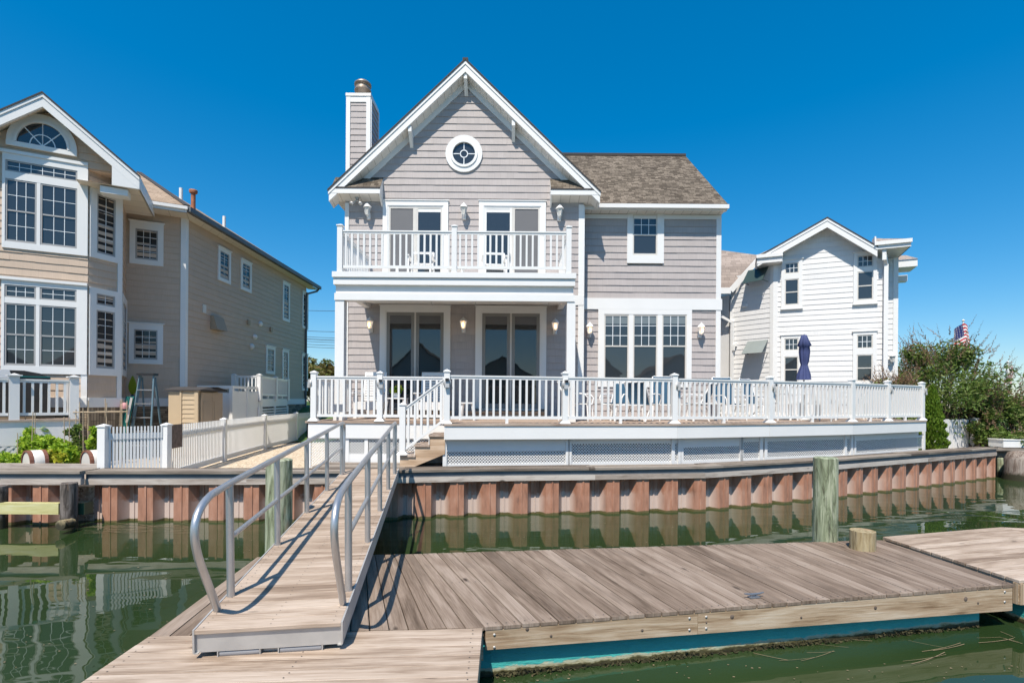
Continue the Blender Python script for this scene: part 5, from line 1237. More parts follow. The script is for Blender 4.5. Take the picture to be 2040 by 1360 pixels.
# ================================================================== docks
DKZ = .45
def pt(px, py, z=DKZ): g = G(px, py, z); return Vector((g.x, g.y))
def boards(m, A, B, C_, D_, z, n, th=.032, gap=.009, jit=.002, lens=None):
    "A-B front edge, D-C rear edge; n boards side by side running front to rear"
    for i in range(n):
        t0, t1 = i / n, (i + 1) / n; L = (B - A).length; g = gap / 2 / L
        a, b = A.lerp(B, t0 + g), A.lerp(B, t1 - g); d, c = D_.lerp(C_, t0 + g), D_.lerp(C_, t1 - g); dz = z + random.uniform(-jit, jit)
        sp_ = [0, 1] if not lens else [0, random.uniform(*lens), 1]
        for p, q in zip(sp_, sp_[1:]):
            e = .002
            v = [a.lerp(d, p + e), b.lerp(c, p + e), b.lerp(c, q - e), a.lerp(d, q - e)]
            m.hexa([(v[0].x, v[0].y, z - th), (v[1].x, v[1].y, z - th), (v[2].x, v[2].y, z - th), (v[3].x, v[3].y, z - th), (v[0].x, v[0].y, dz), (v[1].x, v[1].y, dz), (v[2].x, v[2].y, dz), (v[3].x, v[3].y, dz)])
def screws(par, rows, z):
    m = MB()
    for (x, y) in rows:
        m.poly([(x + .006 * math.cos(t), y + .006 * math.sin(t), z + .0025) for t in (0, 1.05, 2.09, 3.14, 4.19, 5.24)])
    m.build('screw', M['black'], par)['kind'] = 'stuff'
# near dock
dA = thing('floating_dock', 'nearest pale plank dock carrying the foot of the gangway', 'dock', (-1.4, 2.6, .2))
NA = [Vector((-2.56, -1.6)), Vector((-.12, -1.6)), Vector((-.215, 4.05)), Vector((-2.735, 3.865))]
m = MB(); boards(m, NA[1], NA[2], NA[3], NA[0], DKZ, 40, gap=.004)
pa = m.build('planks', M['dockwood2'], dA, bevel=.0025)
rows = []
for i in range(40):
    for k in (.28, .72):
        t = (i + k) / 40; l = NA[0].lerp(NA[3], t); r = NA[1].lerp(NA[2], t)
        for q in (.03, .5, .97): c = l.lerp(r, q); rows.append((c.x + random.uniform(-.01, .01), c.y))
screws(pa, rows, DKZ)
m = MB(); 
def frame(m, P, z0, z1, th=.045):
    k = len(P); cx = sum((p for p in P), Vector((0, 0))) / k
    for i in range(k):
        a, b = P[i], P[(i + 1) % k]; u = (b - a).normalized(); n = Vector((-u.y, u.x)); n = n if (cx - a).dot(n) > 0 else -n
        a2, b2 = a + n * .012, b + n * .012
        m.hexa([(*a2, z0), (*b2, z0), (*(b2 + n * th), z0), (*(a2 + n * th), z0), (*a2, z1), (*b2, z1), (*(b2 + n * th), z1), (*(a2 + n * th), z1)])
frame(m, NA, .22, DKZ - .033); m.build('frame', M['beam'], dA)
def floats(par, P, ins, z0=-.3, z1=.28):
    m = MB(); k = len(P); cx = sum((p for p in P), Vector((0, 0))) / k
    Q_ = [p + (cx - p).normalized() * ins for p in P]
    n = 4
    A = sum(Q_[i].x * Q_[(i + 1) % k].y - Q_[(i + 1) % k].x * Q_[i].y for i in range(k))
    if A < 0: Q_ = Q_[::-1]
    for i in range(k):
        a, b = Q_[i], Q_[(i + 1) % k]; L = (b - a).length
        m.poly([(*a, z0), (*b, z0), (*b, z1), (*a, z1)], [(0, z0), (L, z0), (L, z1), (0, z1)])
    m.poly([(*q, z1) for q in Q_], [(0, z1)] * k)
    return m.build('float', M['float'], par)
floats(dA, NA, .25)
# big dock
dB = thing('floating_dock', 'large weathered dock of crosswise boards in the middle foreground with a blue cleat', 'dock', (2, 5.3, .2))
FA, FB_ = pt(967, 1246) , pt(2022, 1163); RB = Vector((4.88, 6.74)); RA = pt(745, 1104)
FA = Vector((-.205, 4.065)); m = MB(); n = 35
boards(m, FA, FB_, RB, Vector((RA.x + .55, RA.y + .06)), DKZ, n); 
# part under the gangway, boards running lengthways
LRr = pt(512, 1108); mid = Vector((RA.x + .55, RA.y + .06))
LFp = Vector((-2.735, 3.875)); 
boards(m, LFp, Vector((FA.x, FA.y + .006)), mid, LRr, DKZ - .004, 17)
pb = m.build('planks', M['dockwood'], dB, bevel=.0025)
rows = []
for i in range(n):
    for k in (.28, .72):
        t = (i + k) / n; f_ = FA.lerp(FB_, t); r_ = mid.lerp(RB, t)
        for q in (.025, .5, .975): c = f_.lerp(r_, q); rows.append((c.x, c.y + random.uniform(-.01, .01)))
screws(pb, rows, DKZ + .0005)
m = MB(); u_ = (FB_ - FA).normalized(); nn_ = Vector((u_.y, -u_.x))
Ls = (FB_ - FA).length; fB = Fr(FA, u_)
z0l, z0r = .262, .185
def beamseg(s0, s1): 
    a = z0l + (z0r - z0l) * s0 / Ls; b = z0l + (z0r - z0l) * s1 / Ls
    m.hexa([fB.P(s0, -.008, a), fB.P(s1, -.008, b), fB.P(s1, -.06, b), fB.P(s0, -.06, a), fB.P(s0, -.008, DKZ - .034), fB.P(s1, -.008, DKZ - .034), fB.P(s1, -.06, DKZ - .034), fB.P(s0, -.06, DKZ - .034)])
sj = fB.hit(1391, 1240)[0]; beamseg(.01, sj - .002); beamseg(sj + .002, Ls - .02)
m.hexa([(FB_.x - .06, FB_.y + .05, z0r), (FB_.x - .015, FB_.y + .01, z0r), (RB.x - .015, RB.y, z0r), (RB.x - .06, RB.y, z0r), (FB_.x - .06, FB_.y + .05, DKZ - .034), (FB_.x - .015, FB_.y + .01, DKZ - .034), (RB.x - .015, RB.y, DKZ - .034), (RB.x - .06, RB.y, DKZ - .034)])
m.bar((LFp.x + .03, LFp.y, .33), (LRr.x + .03, LRr.y, .33), .05, .16); m.bar((LRr.x, LRr.y - .04, .33), (mid.x, mid.y - .04, .33), .05, .16); m.bar((mid.x, mid.y - .04, .33), (RB.x, RB.y - .04, .33), .05, .16)
rj = m.build('rim_joist', M['beam'], dB)
m = MB()
for s_, z_, r_ in ((.35, .40, .016), (.55, .33, .012), (1.35, .31, .013), (1.95, .33, .009), (2.2, .36, .02), (2.9, .30, .012), (3.7, .33, .018), (4.75, .34, .024), (4.9, .29, .012)):   # knots in the joist
    m.lathe(fB.P(s_, -.008, z_), [(r_, 0), (r_ * .8, .0035), (0, .004)], 12, axis=(-fB.u.y * -1, -fB.u.x, 0))
m.build('knot', M['bark'], rj)['kind'] = 'stuff'
m = MB()
for s_ in (.08, sj - .08, sj + .08, Ls - .12):
    for z_ in (.28, .38): m.lathe(fB.P(s_, -.008, z_), [(.011, 0), (.011, .006), (0, .007)], 8, axis=(fB.u.y, -fB.u.x, 0))
m.build('bolt_head', M['alud'], rj)['kind'] = 'stuff'
m = MB()
fps = [FA + Vector((.05, .10)), FB_ + Vector((-.30, .06)), RB + Vector((-.25, -.2)), LRr + Vector((.3, -.2)), LFp + Vector((.3, .3))]
k = len(fps)
for i in range(k):
    a, b = fps[i], fps[(i + 1) % k]; nseg = 24 if i == 0 else 6; L = (b - a).length
    for j in range(nseg):
        p, q = a.lerp(b, j / nseg), a.lerp(b, (j + 1) / nseg); g_ = .0
        m.poly([(*p, -.4), (*q, -.4), (*q, .30), (*p, .30)], [(L * j / nseg, -.4), (L * (j + 1) / nseg, -.4), (L * (j + 1) / nseg, .30), (L * j / nseg, .30)])
m.poly([(*q, .30) for q in fps], [(0, .3)] * k)
m.build('float', M['float'], dB)
# ragged marine growth along the waterline
m = MB(); fF = Fr(fps[0], fps[1] - fps[0]); Lf = (fps[1] - fps[0]).length
for i in range(1500):
    s_ = random.random() * Lf; z = random.uniform(-.03, .035) + .015 * math.sin(s_ * 5); r_ = random.uniform(.008, .03); c = fF.P(s_, random.uniform(.0, .035), z)
    d1 = Vector((random.uniform(-1, 1), random.uniform(-1, .2), random.uniform(-.5, .5))).normalized() * r_; d2 = Vector((random.uniform(-1, 1), random.uniform(-1, 0), random.uniform(-1, 1))).normalized() * r_
    m.poly([c - d1, c + d2, c + d1])
o = m.build('marine_growth', M['weed'], dB); o['kind'] = 'stuff'
# right dock
dC = thing('floating_dock', 'plank dock at the right edge with boards running left to right', 'dock', (6.5, 6, .2))
zc = DKZ + .035
cA, cB = Vector((4.90, 6.76)), Vector((5.09, 5.12)); cD = Vector((6.95, 7.32)); 
uC = (cD - cA).normalized(); cE = cA + uC * 2.15; cF = cB + uC * 4.0; cE2 = cA + uC * 2.2
m = MB(); boards(m, cB + (cA - cB).normalized() * 0, cA, cE2, cB + uC * 2.35, zc, 12)
boards(m, cB + uC * 2.354, cA + uC * 2.204, cA + uC * 4.2 + Vector((.0, -.9)), cB + uC * 4.2, zc, 12)
m.build('planks', M['dockwood2'], dC, bevel=.0025)
m = MB(); frame(m, [cB, cA, cE2, cA + uC * 4.2 + Vector((0, -.9)), cB + uC * 4.2], .24, zc - .034); m.build('frame', M['beam'], dC); floats(dC, [cB, cA, cE2, cA + uC * 4.2 + Vector((0, -.9)), cB + uC * 4.2], .2)
# cleat
cl = MB(); c = pt(1502, 1190); u_ = (FB_ - FA).normalized(); U3 = Vector((u_.x, u_.y, 0)); V3 = Vector((-u_.y, u_.x, 0)); c3 = Vector((c.x, c.y, DKZ + .002))
cl.bar(c3 - U3 * .05 + Vector((0, 0, .005)), c3 + U3 * .05 + Vector((0, 0, .005)), .05, .008)
for s_ in (-.025, .025): cl.tube([c3 + U3 * s_, c3 + U3 * s_ + Vector((0, 0, .03))], .009, 8)
cl.tube([c3 - U3 * .10 + Vector((0, 0, .042)), c3 - U3 * .05 + Vector((0, 0, .034)), c3 + Vector((0, 0, .032)), c3 + U3 * .05 + Vector((0, 0, .034)), c3 + U3 * .10 + Vector((0, 0, .042))], [.005, .009, .011, .009, .005], 8)
o = cl.build('dock_cleat', plain('blue_grey_cleat', (.20, .22, .25), .4, .5)); tag(o, 'small blue-grey metal mooring cleat on the edge of the large dock', 'cleat')
# pilings
def piling(px0, px1, ytop, d, mat, label, name='mooring_pile', z0=-1.5, tilt=0, group=None, rough=.006, flat=False):
    x = W((px0 + px1) / 2, ytop, d).x; r = (px1 - px0) / 2 / FP * d; zt = W((px0 + px1) / 2, ytop, d).z; m = MB(); seg = 20; V = []
    hs_ = np.linspace(z0, zt, 16); fs = [1 + random.uniform(-.03, .03) for _ in range(seg)]
    for h in hs_:
        for k in range(seg):
            t = 2 * math.pi * k / seg; rr = r * fs[k] * (1 + random.uniform(-rough, rough)) * (1.04 - .04 * (h - z0) / (zt - z0)); V.append((x + rr * math.cos(t) + tilt * (h - z0), d + rr * math.sin(t), h))
    F = [(i * seg + k, i * seg + (k + 1) % seg, (i + 1) * seg + (k + 1) % seg, (i + 1) * seg + k) for i in range(15) for k in range(seg)]
    m.mesh(V, F, None, 0, True)
    if flat: m.poly(V[-seg:])
    else:
        tp = [Vector(v) for v in V[-seg:]]; c = sum(tp, Vector()) / seg; r1 = [c + (p - c) * .9 + Vector((0, 0, .012)) for p in tp]
        for k in range(seg): m.poly([tp[k], tp[(k + 1) % seg], r1[(k + 1) % seg], r1[k]], None, 0, True)
        m.poly(r1)
    o = m.build(name, mat); tag(o, label, 'piling', group); return o
piling(1623, 1667, 912, 6.75, M['pgreen'], 'tall green-stained wooden mooring pile behind the large dock at right')
piling(532, 581, 916, 6.35, M['pgreen'], 'green wooden mooring pile seen through the left handrail of the gangway')
p_ = piling(1696, 1741, 1056, 6.32, M['ptan'], 'short sawn-off tan pile stub standing through the large dock', name='pile_stub', flat=True)
piling(124, 152, 962, 8.75, M['pdark'], 'old black-brown pile beside the light timber brace near the left seawall')
piling(-12, 12, 968, 8.75, M['pdark'], 'dark pile cut by the left edge of the picture')
m = MB(); m.bar((W(34, 1010, 8.75).x - .25, 8.72, W(80, 1011, 8.75).z), (W(124, 1012, 8.75).x, 8.72, W(80, 1011, 8.75).z), .09, .19); o = m.build('timber_brace', M['lightwood']); tag(o, 'pale green-yellow timber brace spanning between two dark piles', 'timber')
m = MB(); q = W(166, 1011, 8.95); m.bx(q.x - .1, q.x + .09, 8.86, 9.05, q.z - .1, q.z + .1); o = m.build('pile_bracket', plain('green_bracket', (.04, .09, .05), .5)); tag(o, 'small dark green bracket block fixed beside the old black-brown pile', 'bracket')
m = MB(); q = W(136, 1043, 8.55); m.lathe((q.x, 8.62, q.z), [(.075, 0), (.08, .25)], 14, axis=(.1, -1, .1)); m.lathe((q.x, 8.62, q.z), [(.08, .0), (.078, .01)], 14, axis=(0, -1, 0)); o = m.build('log_end', M['ptan']); tag(o, 'round pale log end at the waterline under the old black-brown pile', 'log')
m = MB(); q = W(2040, 945, 15.2); V = []; seg = 14
m.lathe((q.x, 15.2, -.5), [(.46, 0), (.50, .5), (.44, .8), (.45, 1.1), (.36, 1.3), (.2, 1.36), (0, 1.3)], seg); o = m.build('driftwood_stump', M['pbrown']); tag(o, 'big weathered wooden stump in the water at the right edge', 'stump')
m = MB(); q = W(2015, 905, 16.0); m.bx(q.x - .35, q.x + .35, 15.9, 16.4, .9, 1.12); m.bx(q.x - .37, q.x + .37, 15.88, 16.42, 1.12, 1.15); o = m.build('storage_box', M['sashw']); tag(o, 'low pale grey box on the bank past the right end of the seawall', 'box')
# ================================================================== neighbour's yard on the left
nd = thing('neighbour_deck', 'white-railed raised deck of the tan house above the garden plants', 'deck', (-12, 12, .6))
pA = Vector((W(28, 790, 10.95).x, 10.95)); pB = Vector((W(147, 790, 11.7).x, 11.7)); uD = (pB - pA).normalized(); nD = Vector((uD.y, -uD.x))
pZ = pA - uD * 1.6; zD = W(147, 834, 11.7).z; 
f = Fr(pZ, uD); Ld = (pB - pZ).length
m = MB(); m.box(f, -1, Ld + .1, -.9, .1, zD - .04, zD); m.build('deck_floor', M['umberfloor'], nd)
m = MB(); m.box(f, -1, Ld + .08, .04, .07, zD - .55, zD - .041); m.box(f, Ld + .05, Ld + .08, -.9, .04, .62, zD - .041); m.box(f, -1, Ld + .08, .04, .06, .62, .74); m.box(f, -1, Ld + .08, .02, .045, .60, zD - .3); m.build('fascia', M['white'], nd)
m = MB(); lattice(m, f, -1, Ld + .04, .74, zD - .55, .062, pitch=.13, w=.05); m.build('lattice', M['vinyl'], nd)
for p in (pZ, pA, pB):
    o = post(nd, p.x, p.y, zD, .98, .16, False, rot=(uD.x, uD.y)); k = MB(); g = Fr(p, uD); k.box(g, -.12, .12, -.12, .12, zD + .94, zD + .965); k.build('post_cap', M['vinyl'], o)
for a, b in ((pZ, pA), (pA, pB)): railing(nd, (a.x, a.y), (b.x, b.y), zD, .88, .125, inset=(.09, .09))
pE = pB - nD * .85; railing(nd, (pB.x, pB.y), (pE.x, pE.y), zD, .88, .125, inset=(.09, .0))
# covered grill
gx = W(34, 760, 11.45); m = MB(); f = Fr((gx.x, 11.45), uD)
prof = [(-.72, zD + .05), (.50, zD + .05), (.52, zD + .80), (.55, zD + .93), (.36, zD + 1.03), (.1, zD + 1.08), (-.35, zD + 1.08), (-.6, zD + 1.0), (-.74, zD + .85)]
m.prism(f, prof, -.35, .12); o = m.build('covered_grill', M['black2']); tag(o, 'barbecue under a black cover with a thin teal strap on the neighbour deck', 'grill')
LOC[o.name] = Vector((0, 0, 0)); k = MB(); k.prism(f, [(-.74, zD + .93), (.54, zD + .94), (.54, zD + .962), (-.74, zD + .952)], .121, .126); k.build('strap', M['teal'], o)
k = MB(); k.prism(f, [(-.30, zD + .9), (-.08, zD + .9), (-.14, zD + 1.088), (-.34, zD + 1.088)], -.1, .128); k.build('label_tag', M['flagwhite'], o)
# step ladder
ld = thing('step_ladder', 'blue-grey fibreglass step ladder with metal treads leaning by the tan wall', 'ladder', (-10.3, 14.2, .62))
f = Fr((W(293, 790, 13.8).x, 13.8), (1, .1)); zt = W(293, 744, 13.8).z; z0 = .62; m = MB()
for s_ in (-1, 1): m.bar(f.P(s_ * .27, .35, z0), f.P(s_ * .17, 0, zt), .035, .07); m.bar(f.P(s_ * .24, -.40, z0), f.P(s_ * .16, -.06, zt - .1), .03, .05)
m.build('rail', plain('blue_grey_fibreglass', (.10, .17, .21), .5), ld)
m = MB()
for k in range(5):
    t = (k + 1) / 6.2; z = z0 + (zt - z0) * t; hwd = .27 - .10 * t; n_ = .35 * (1 - t); m.box(f, -hwd, hwd, n_ - .04, n_ + .045, z - .012, z + .012)
m.build('tread', M['alu'], ld); m = MB(); m.box(f, -.21, .21, -.14, .10, zt - .05, zt + .01); m.build('top_cap', M['black'], ld)
# paddle, folded beach chairs
pd = thing('kayak_paddle', 'kayak paddle with lime and dark blue blade standing against the tan wall', 'paddle', (-10, 14, .6))
a = W(262, 780, 14.1); m = MB(); m.tube([(a.x, 14.1, .65), (a.x - .05, 14.25, 2.6)], .015, 8); m.build('shaft', M['black'], pd)
def blade(z0, z1, mat, nmn):
    m = MB(); pl = []
    for i in range(13):
        t = i / 12; pl.append((.10 * math.sin(math.pi * t ** .8) + .012, z0 + (z1 - z0) * t))
    pl2 = [(-x, z) for x, z in pl[::-1]]; m.prism(Fr((a.x - .04, 14.2), (1, 0)), pl + pl2, 0, .015); m.build(nmn, M[mat], pd)
blade(2.32, 2.85, 'lime', 'blade'); blade(1.86, 2.36, 'navy', 'blade')
fc = thing('folded_beach_chairs', 'bundle of folded teal and white beach chairs leaning at the bay corner', 'folding chairs', (-10.4, 13.5, .6))
m = MB()
for k in range(6):
    x = W(238 + k * 3, 820, 13.3).x; m.tube([(x - .12, 13.3, .7), (x, 13.42, 1.8), (x + .06, 13.46, 2.28)], .014, 6); 
m.build('frame', M['teal'], fc); m = MB(); q = W(250, 812, 13.3); m.bar((q.x, 13.34, 1.6), (q.x + .08, 13.4, 2.25), .1, .05); m.build('arm', M['sash'], fc); m = MB(); m.lathe((q.x - .02, 13.28, 1.95), [(.07, 0), (.09, .08), (.05, .16), (0, .17)], 10); m.build('cup_holder', M['pink'], fc)
# garden stakes and hoop
gst = [(60, 855), (73, 850), (16, 905), (34, 905)]
for i, (px, yt, d) in enumerate(((36, 862, 10.5), (62, 820, 10.3), (70, 822, 10.9), (131, 830, 10.4), (137, 830, 10.8), (159, 800, 11.0), (167, 812, 10.6), (8, 864, 10.8), (52, 823, 11.2))):
    a = W(px, yt, d); m = MB(); m.tube([(a.x, d, GND), (a.x + random.uniform(-.04, .04), d, a.z)], .008, 5); o = m.build('garden_stake', M['stake']); tag(o, 'thin pale bamboo stake among the garden plants', 'stake', 'thin stakes among the plants')
tc = thing('tomato_cage', 'round wire plant cage on thin legs beside the stone base', 'plant support', (-10, 12, .6)); m = MB(); c = W(202, 820, 12.0)
for k in range(9):
    t = 2 * math.pi * k / 9; m.tube([(c.x + .48 * math.cos(t), 12 + .48 * math.sin(t), GND), (c.x + .48 * math.cos(t), 12 + .48 * math.sin(t), c.z + random.uniform(-.05, .35))], .010, 5)
m.build('stake', M['stake'], tc); m = MB(); m.tube([(c.x + .5 * math.cos(2 * math.pi * k / 24), 12 + .5 * math.sin(2 * math.pi * k / 24), c.z) for k in range(25)], .012, 5); m.build('hoop', M['stake'], tc)
# drums lying on their side
for i, (p0, p1, yb, lab) in enumerate(((26, 64, 932, 'larger brown and white banded drum end lying in the plants'), (145, 163, 932, 'darker banded drum end half hidden by leaves near the fence post'))):
    d = 9.85 if i == 0 else 9.95; a, b = W(p0, 915, d), W(p1, 915, d); r = .24; cx = a.x + r; w_ = b.x - a.x - .12
    dr = thing('garden_drum', lab, 'drum', (cx, d, .9)); m = MB(); z = .98; ax_ = Vector((.5, .85, 0)).normalized()
    m.lathe((cx, d, z), [(r * .86, 0), (r, 0), (r, .06), (r * .86, .06)], 22, axis=ax_, smooth=False, closed=True); m.lathe((cx, d, z), [(r * .9, .22), (r, .22), (r, .28), (r * .9, .28)], 22, axis=ax_, smooth=False, closed=True); m.build('band', M['brown'], dr)
    m = MB(); m.lathe((cx, d, z), [(r * .86, .015), (r * .985, .03), (r * .985, .27)], 22, axis=ax_); m.build('shell', M['sash'], dr)
# edging timber
m = MB(); a, b = W(60, 925, 9.75), W(165, 925, 9.75); m.bx(a.x - 2, b.x + .3, 9.72, 9.80, .62, .98); o = m.build('bed_edging', M['waler']); tag(o, 'weathered timber edging board in front of the garden plants', 'edging')

# tan storage shed
sh = thing('storage_shed', 'small tan plastic storage shed with dark roof and double doors behind the picket fence', 'shed', (-8.8, 14.5, .62))
fA = FrD(14.0); x0, x1 = W(361, 800, 14.0).x, W(396, 800, 14.0).x; zr = W(380, 777, 14.0).z
fS = Fr((x1, 14.0), (.10, 1)); ls = fS.hit(443, 800)[0]; m = MB()
z = .7
while z < zr - .05: m.hexa([(x0, 13.98, z), (x1 - .05, 13.98, z), (x1 - .05, 14.0, z), (x0, 14.0, z), (x0, 13.995, z + .12), (x1 - .05, 13.995, z + .12), (x1 - .05, 14.0, z + .12), (x0, 14.0, z + .12)]); z += .125
m.bx(x0 - .02, x0 + .03, 13.96, 14.0, .64, zr); m.bx(x1 - .10, x1, 13.96, 14.02, .64, zr); m.bx(x0 + .02, x1 - .02, 14.005, 14 + ls * .98, .64, zr - .02)
m.bx(x0 - .35, x0, 14.0, 14.4, .64, zr - .05)
m.build('wall', M['tanplastic'], sh)
for k in range(2):
    m = MB(); a, b = ls * (.06 + .46 * k), ls * (.06 + .46 * (k + 1)) - .01; m.box(fS, a, b, .0, .03, .70, zr - .06); m.box(fS, a + .08, b - .08, .03, .04, 1.1, zr - .3); dd = m.build('door', M['tanplastic2'], sh)
    if k == 0: h = MB(); h.tube([fS.P(b - .05, .03, 1.25), fS.P(b - .05, .08, 1.3), fS.P(b - .05, .09, 1.42), fS.P(b - .05, .08, 1.53), fS.P(b - .05, .03, 1.58)], .012, 6); h.build('handle', M['black'], dd)
m = MB(); cxs = (x0 - .4 + x1) / 2; ymid = 14 + ls / 2
m.hexa([(x0 - .42, 13.93, zr - .02), (x1 + .08, 13.93, zr - .02), (x1 + .2, 14.07 + ls, zr - .02), (x0 - .42, 14.07 + ls, zr - .02), (x0 - .42, 13.93, zr + .02), (x1 + .08, 13.93, zr + .02), (x1 + .2, 14.07 + ls, zr + .02), (x0 - .42, 14.07 + ls, zr + .02)])
m.hexa([(x0 - .42, 13.93, zr + .02), (x1 + .08, 13.93, zr + .02), (x1 + .2, 14.07 + ls, zr + .02), (x0 - .42, 14.07 + ls, zr + .02), (x0 - .42, ymid - .1, zr + .10), (x1 + .08, ymid - .1, zr + .10), (x1 + .2, ymid + .1, zr + .10), (x0 - .42, ymid + .1, zr + .10)])
m.build('roof', M['roofedge'], sh)
# outdoor shower enclosure
se = thing('outdoor_shower', 'white panelled outdoor shower enclosure between the tan shed and the side porch', 'shower enclosure', (-8.6, 16.5, .62))
d0 = 15.9; fA = FrD(d0); x0, x1 = W(412, 800, d0).x, W(463, 800, d0).x; zt = W(463, 768, d0).z; fS = Fr((x1, d0), (.04, 1)); l_ = fS.hit(520, 800)[0]
m = MB(); m.bx(x0, x1, d0, d0 + .04, .66, zt - .22); m.bx(x0 - .3, x1, d0 - .02, d0 + .05, zt - .1, zt + .0); m.box(fS, 0, l_, -.04, 0, .66, zt - .16)
for a in (0, l_ * .5, l_): m.box(fS, a - .05, a + .05, -.08, .03, .64, zt)
m.box(fS, 0, l_, -.03, .02, zt - .09, zt - .0); m.build('panel', M['sashw'], se)
m = MB(); m.box(fS, l_ * .53, l_ * .95, .0, .025, .8, zt - .2); dd = m.build('door', M['sashw'], se); m = MB(); m.box(fS, l_ * .86, l_ * .93, .025, .045, zt - .5, zt - .4); m.box(fS, l_ * .57, l_ * .62, .025, .045, 1.15, 1.27); m.build('latch', M['black'], dd)
# side porch
sp = thing('side_porch', 'small white side porch with railing and lattice base against the tan wall', 'porch', (-8.7, 19, .62))
qs = [Vector((W(466, 770, 17.4).x, 17.4)), Vector((W(517, 770, 17.4).x, 17.4)), Vector((W(549, 770, 19.3).x, 19.3)), Vector((W(573, 770, 21.0).x, 21.0))]; zp = W(517, 793, 17.4).z
for q in qs: post(sp, q.x, q.y, zp - .1, W(517, 745, 17.4).z - zp + .1, .12, False)
hpz = W(517, 748, 17.4).z - zp
for a, b in zip(qs, qs[1:]): railing(sp, (a.x, a.y), (b.x, b.y), zp, hpz, .12)
m = MB(); m.slab([tuple(qs[0]), tuple(qs[1]), tuple(qs[3]), (qs[0].x, qs[3].y)], zp - .3, zp - .02)
f = Fr(qs[1], qs[3] - qs[1]); L = (qs[3] - qs[1]).length
for a in (0, L / 2, L): m.box(f, a - .08, a + .08, -.02, .02, .62, zp - .3)
z = .7
while z < zp - .4: m.box(f, 0, L, -.01, .01, z, z + .055); z += .095
m.box(FrD(17.4), qs[0].x, qs[1].x, -.02, .02, .62, zp - .3); m.build('base', M['white'], sp)

# ================================================================== vegetation
def leaves(n, centers, radii, size, aspect=2.2, up=.3, seed=1, squash=1.0):
    r = np.random.default_rng(seed); ci = r.integers(0, len(centers), n); c = np.array(centers)[ci]; rad = np.array(radii)[ci]
    d = r.normal(size=(n, 3)); d /= np.linalg.norm(d, axis=1)[:, None]; p = c + d * (rad * (r.random(n) ** .45))[:, None] * np.array([1, 1, squash])
    a = r.normal(size=(n, 3)); a[:, 2] = np.abs(a[:, 2]) * up + a[:, 2] * (1 - up); a /= np.linalg.norm(a, axis=1)[:, None]
    b = np.cross(a, r.normal(size=(n, 3))); b /= np.linalg.norm(b, axis=1)[:, None]; s = size * r.uniform(.6, 1.3, n)
    a *= s[:, None]; b *= (s / aspect)[:, None]
    v = np.stack([p - a, p + b * .9, p + a, p - b * .9], 1).reshape(-1, 3); return v
def leafobj(name, v, mat, parent=None, faces=4):
    me = bpy.data.meshes.new(name); n = len(v) // faces; off = LOC.get(parent.name) if parent else Vector((0, 0, 0)); v = v - np.array(off)
    me.vertices.add(len(v)); me.vertices.foreach_set('co', v.astype(np.float32).ravel()); me.loops.add(len(v)); me.loops.foreach_set('vertex_index', np.arange(len(v), dtype=np.int32))
    me.polygons.add(n); me.polygons.foreach_set('loop_start', np.arange(0, len(v), faces, dtype=np.int32)); me.update(calc_edges=True); me.materials.append(mat)
    o = bpy.data.objects.new(name, me); C.objects.link(o)
    if parent: o.parent = parent
    return o
# garden plants
def herb(px, py, d, r, h, n, mat, lab, seed, cat='plant', tall=False):
    a = W(px, py, d); root = thing('garden_plant', lab, cat, (a.x, d, GND)); cs, rs = [], []; r_ = np.random.default_rng(seed); z0 = GND
    m = MB(); zt = a.z
    k = 26 if not tall else 12
    for i in range(k):
        t = r_.random(); ang = r_.random() * 6.28; q = r * (.95 - .35 * t) * r_.random() ** .6 if not tall else r * .5 * r_.random()
        z = z0 + (zt - z0) * (.25 + .72 * t) if not tall else z0 + (zt - z0) * (i + 1) / k
        cs.append((a.x + q * math.cos(ang), d + q * math.sin(ang) * .6, z)); rs.append(r * (.28 if not tall else .32))
        if i % 3 == 0: m.tube([(a.x + r_.uniform(-.05, .05), d, z0), (cs[-1][0], cs[-1][1], z)], .007, 4)
    m.build('stem', M['stemg'], root); leafobj('foliage', leaves(n, cs, rs, .048, 1.7, .1, seed), M[mat], root); return root
herb(78, 872, 10.5, .42, 1, 2600, 'basil', 'bushy bright green plant left of the tallest pair of plants', 1)
herb(120, 868, 10.4, .46, 1, 2800, 'basil', 'widest bright yellow-green leafy plant in the middle of the bed', 2)
herb(100, 898, 10.15, .34, 1, 1400, 'yel', 'low yellowing plant at the front middle of the bed', 3)
herb(12, 908, 10.1, .38, 1, 1500, 'basil', 'low light green plant cut by the left edge', 4)
herb(45, 858, 11.0, .32, 1, 900, 'basil', 'tall loose green plant behind the bushy plants at left', 5, tall=True)
herb(152, 852, 11.0, .30, 1, 800, 'bush', 'tall thin darker plant beside the drum near the fence', 6, tall=True)
herb(188, 856, 10.4, .26, 1, 700, 'basil', 'slender green plant against the white corner post of the fence', 7, tall=True)
herb(88, 855, 11.3, .26, 1, 500, 'basil', 'sprawling top shoot rising behind the bright plants', 8, tall=True)
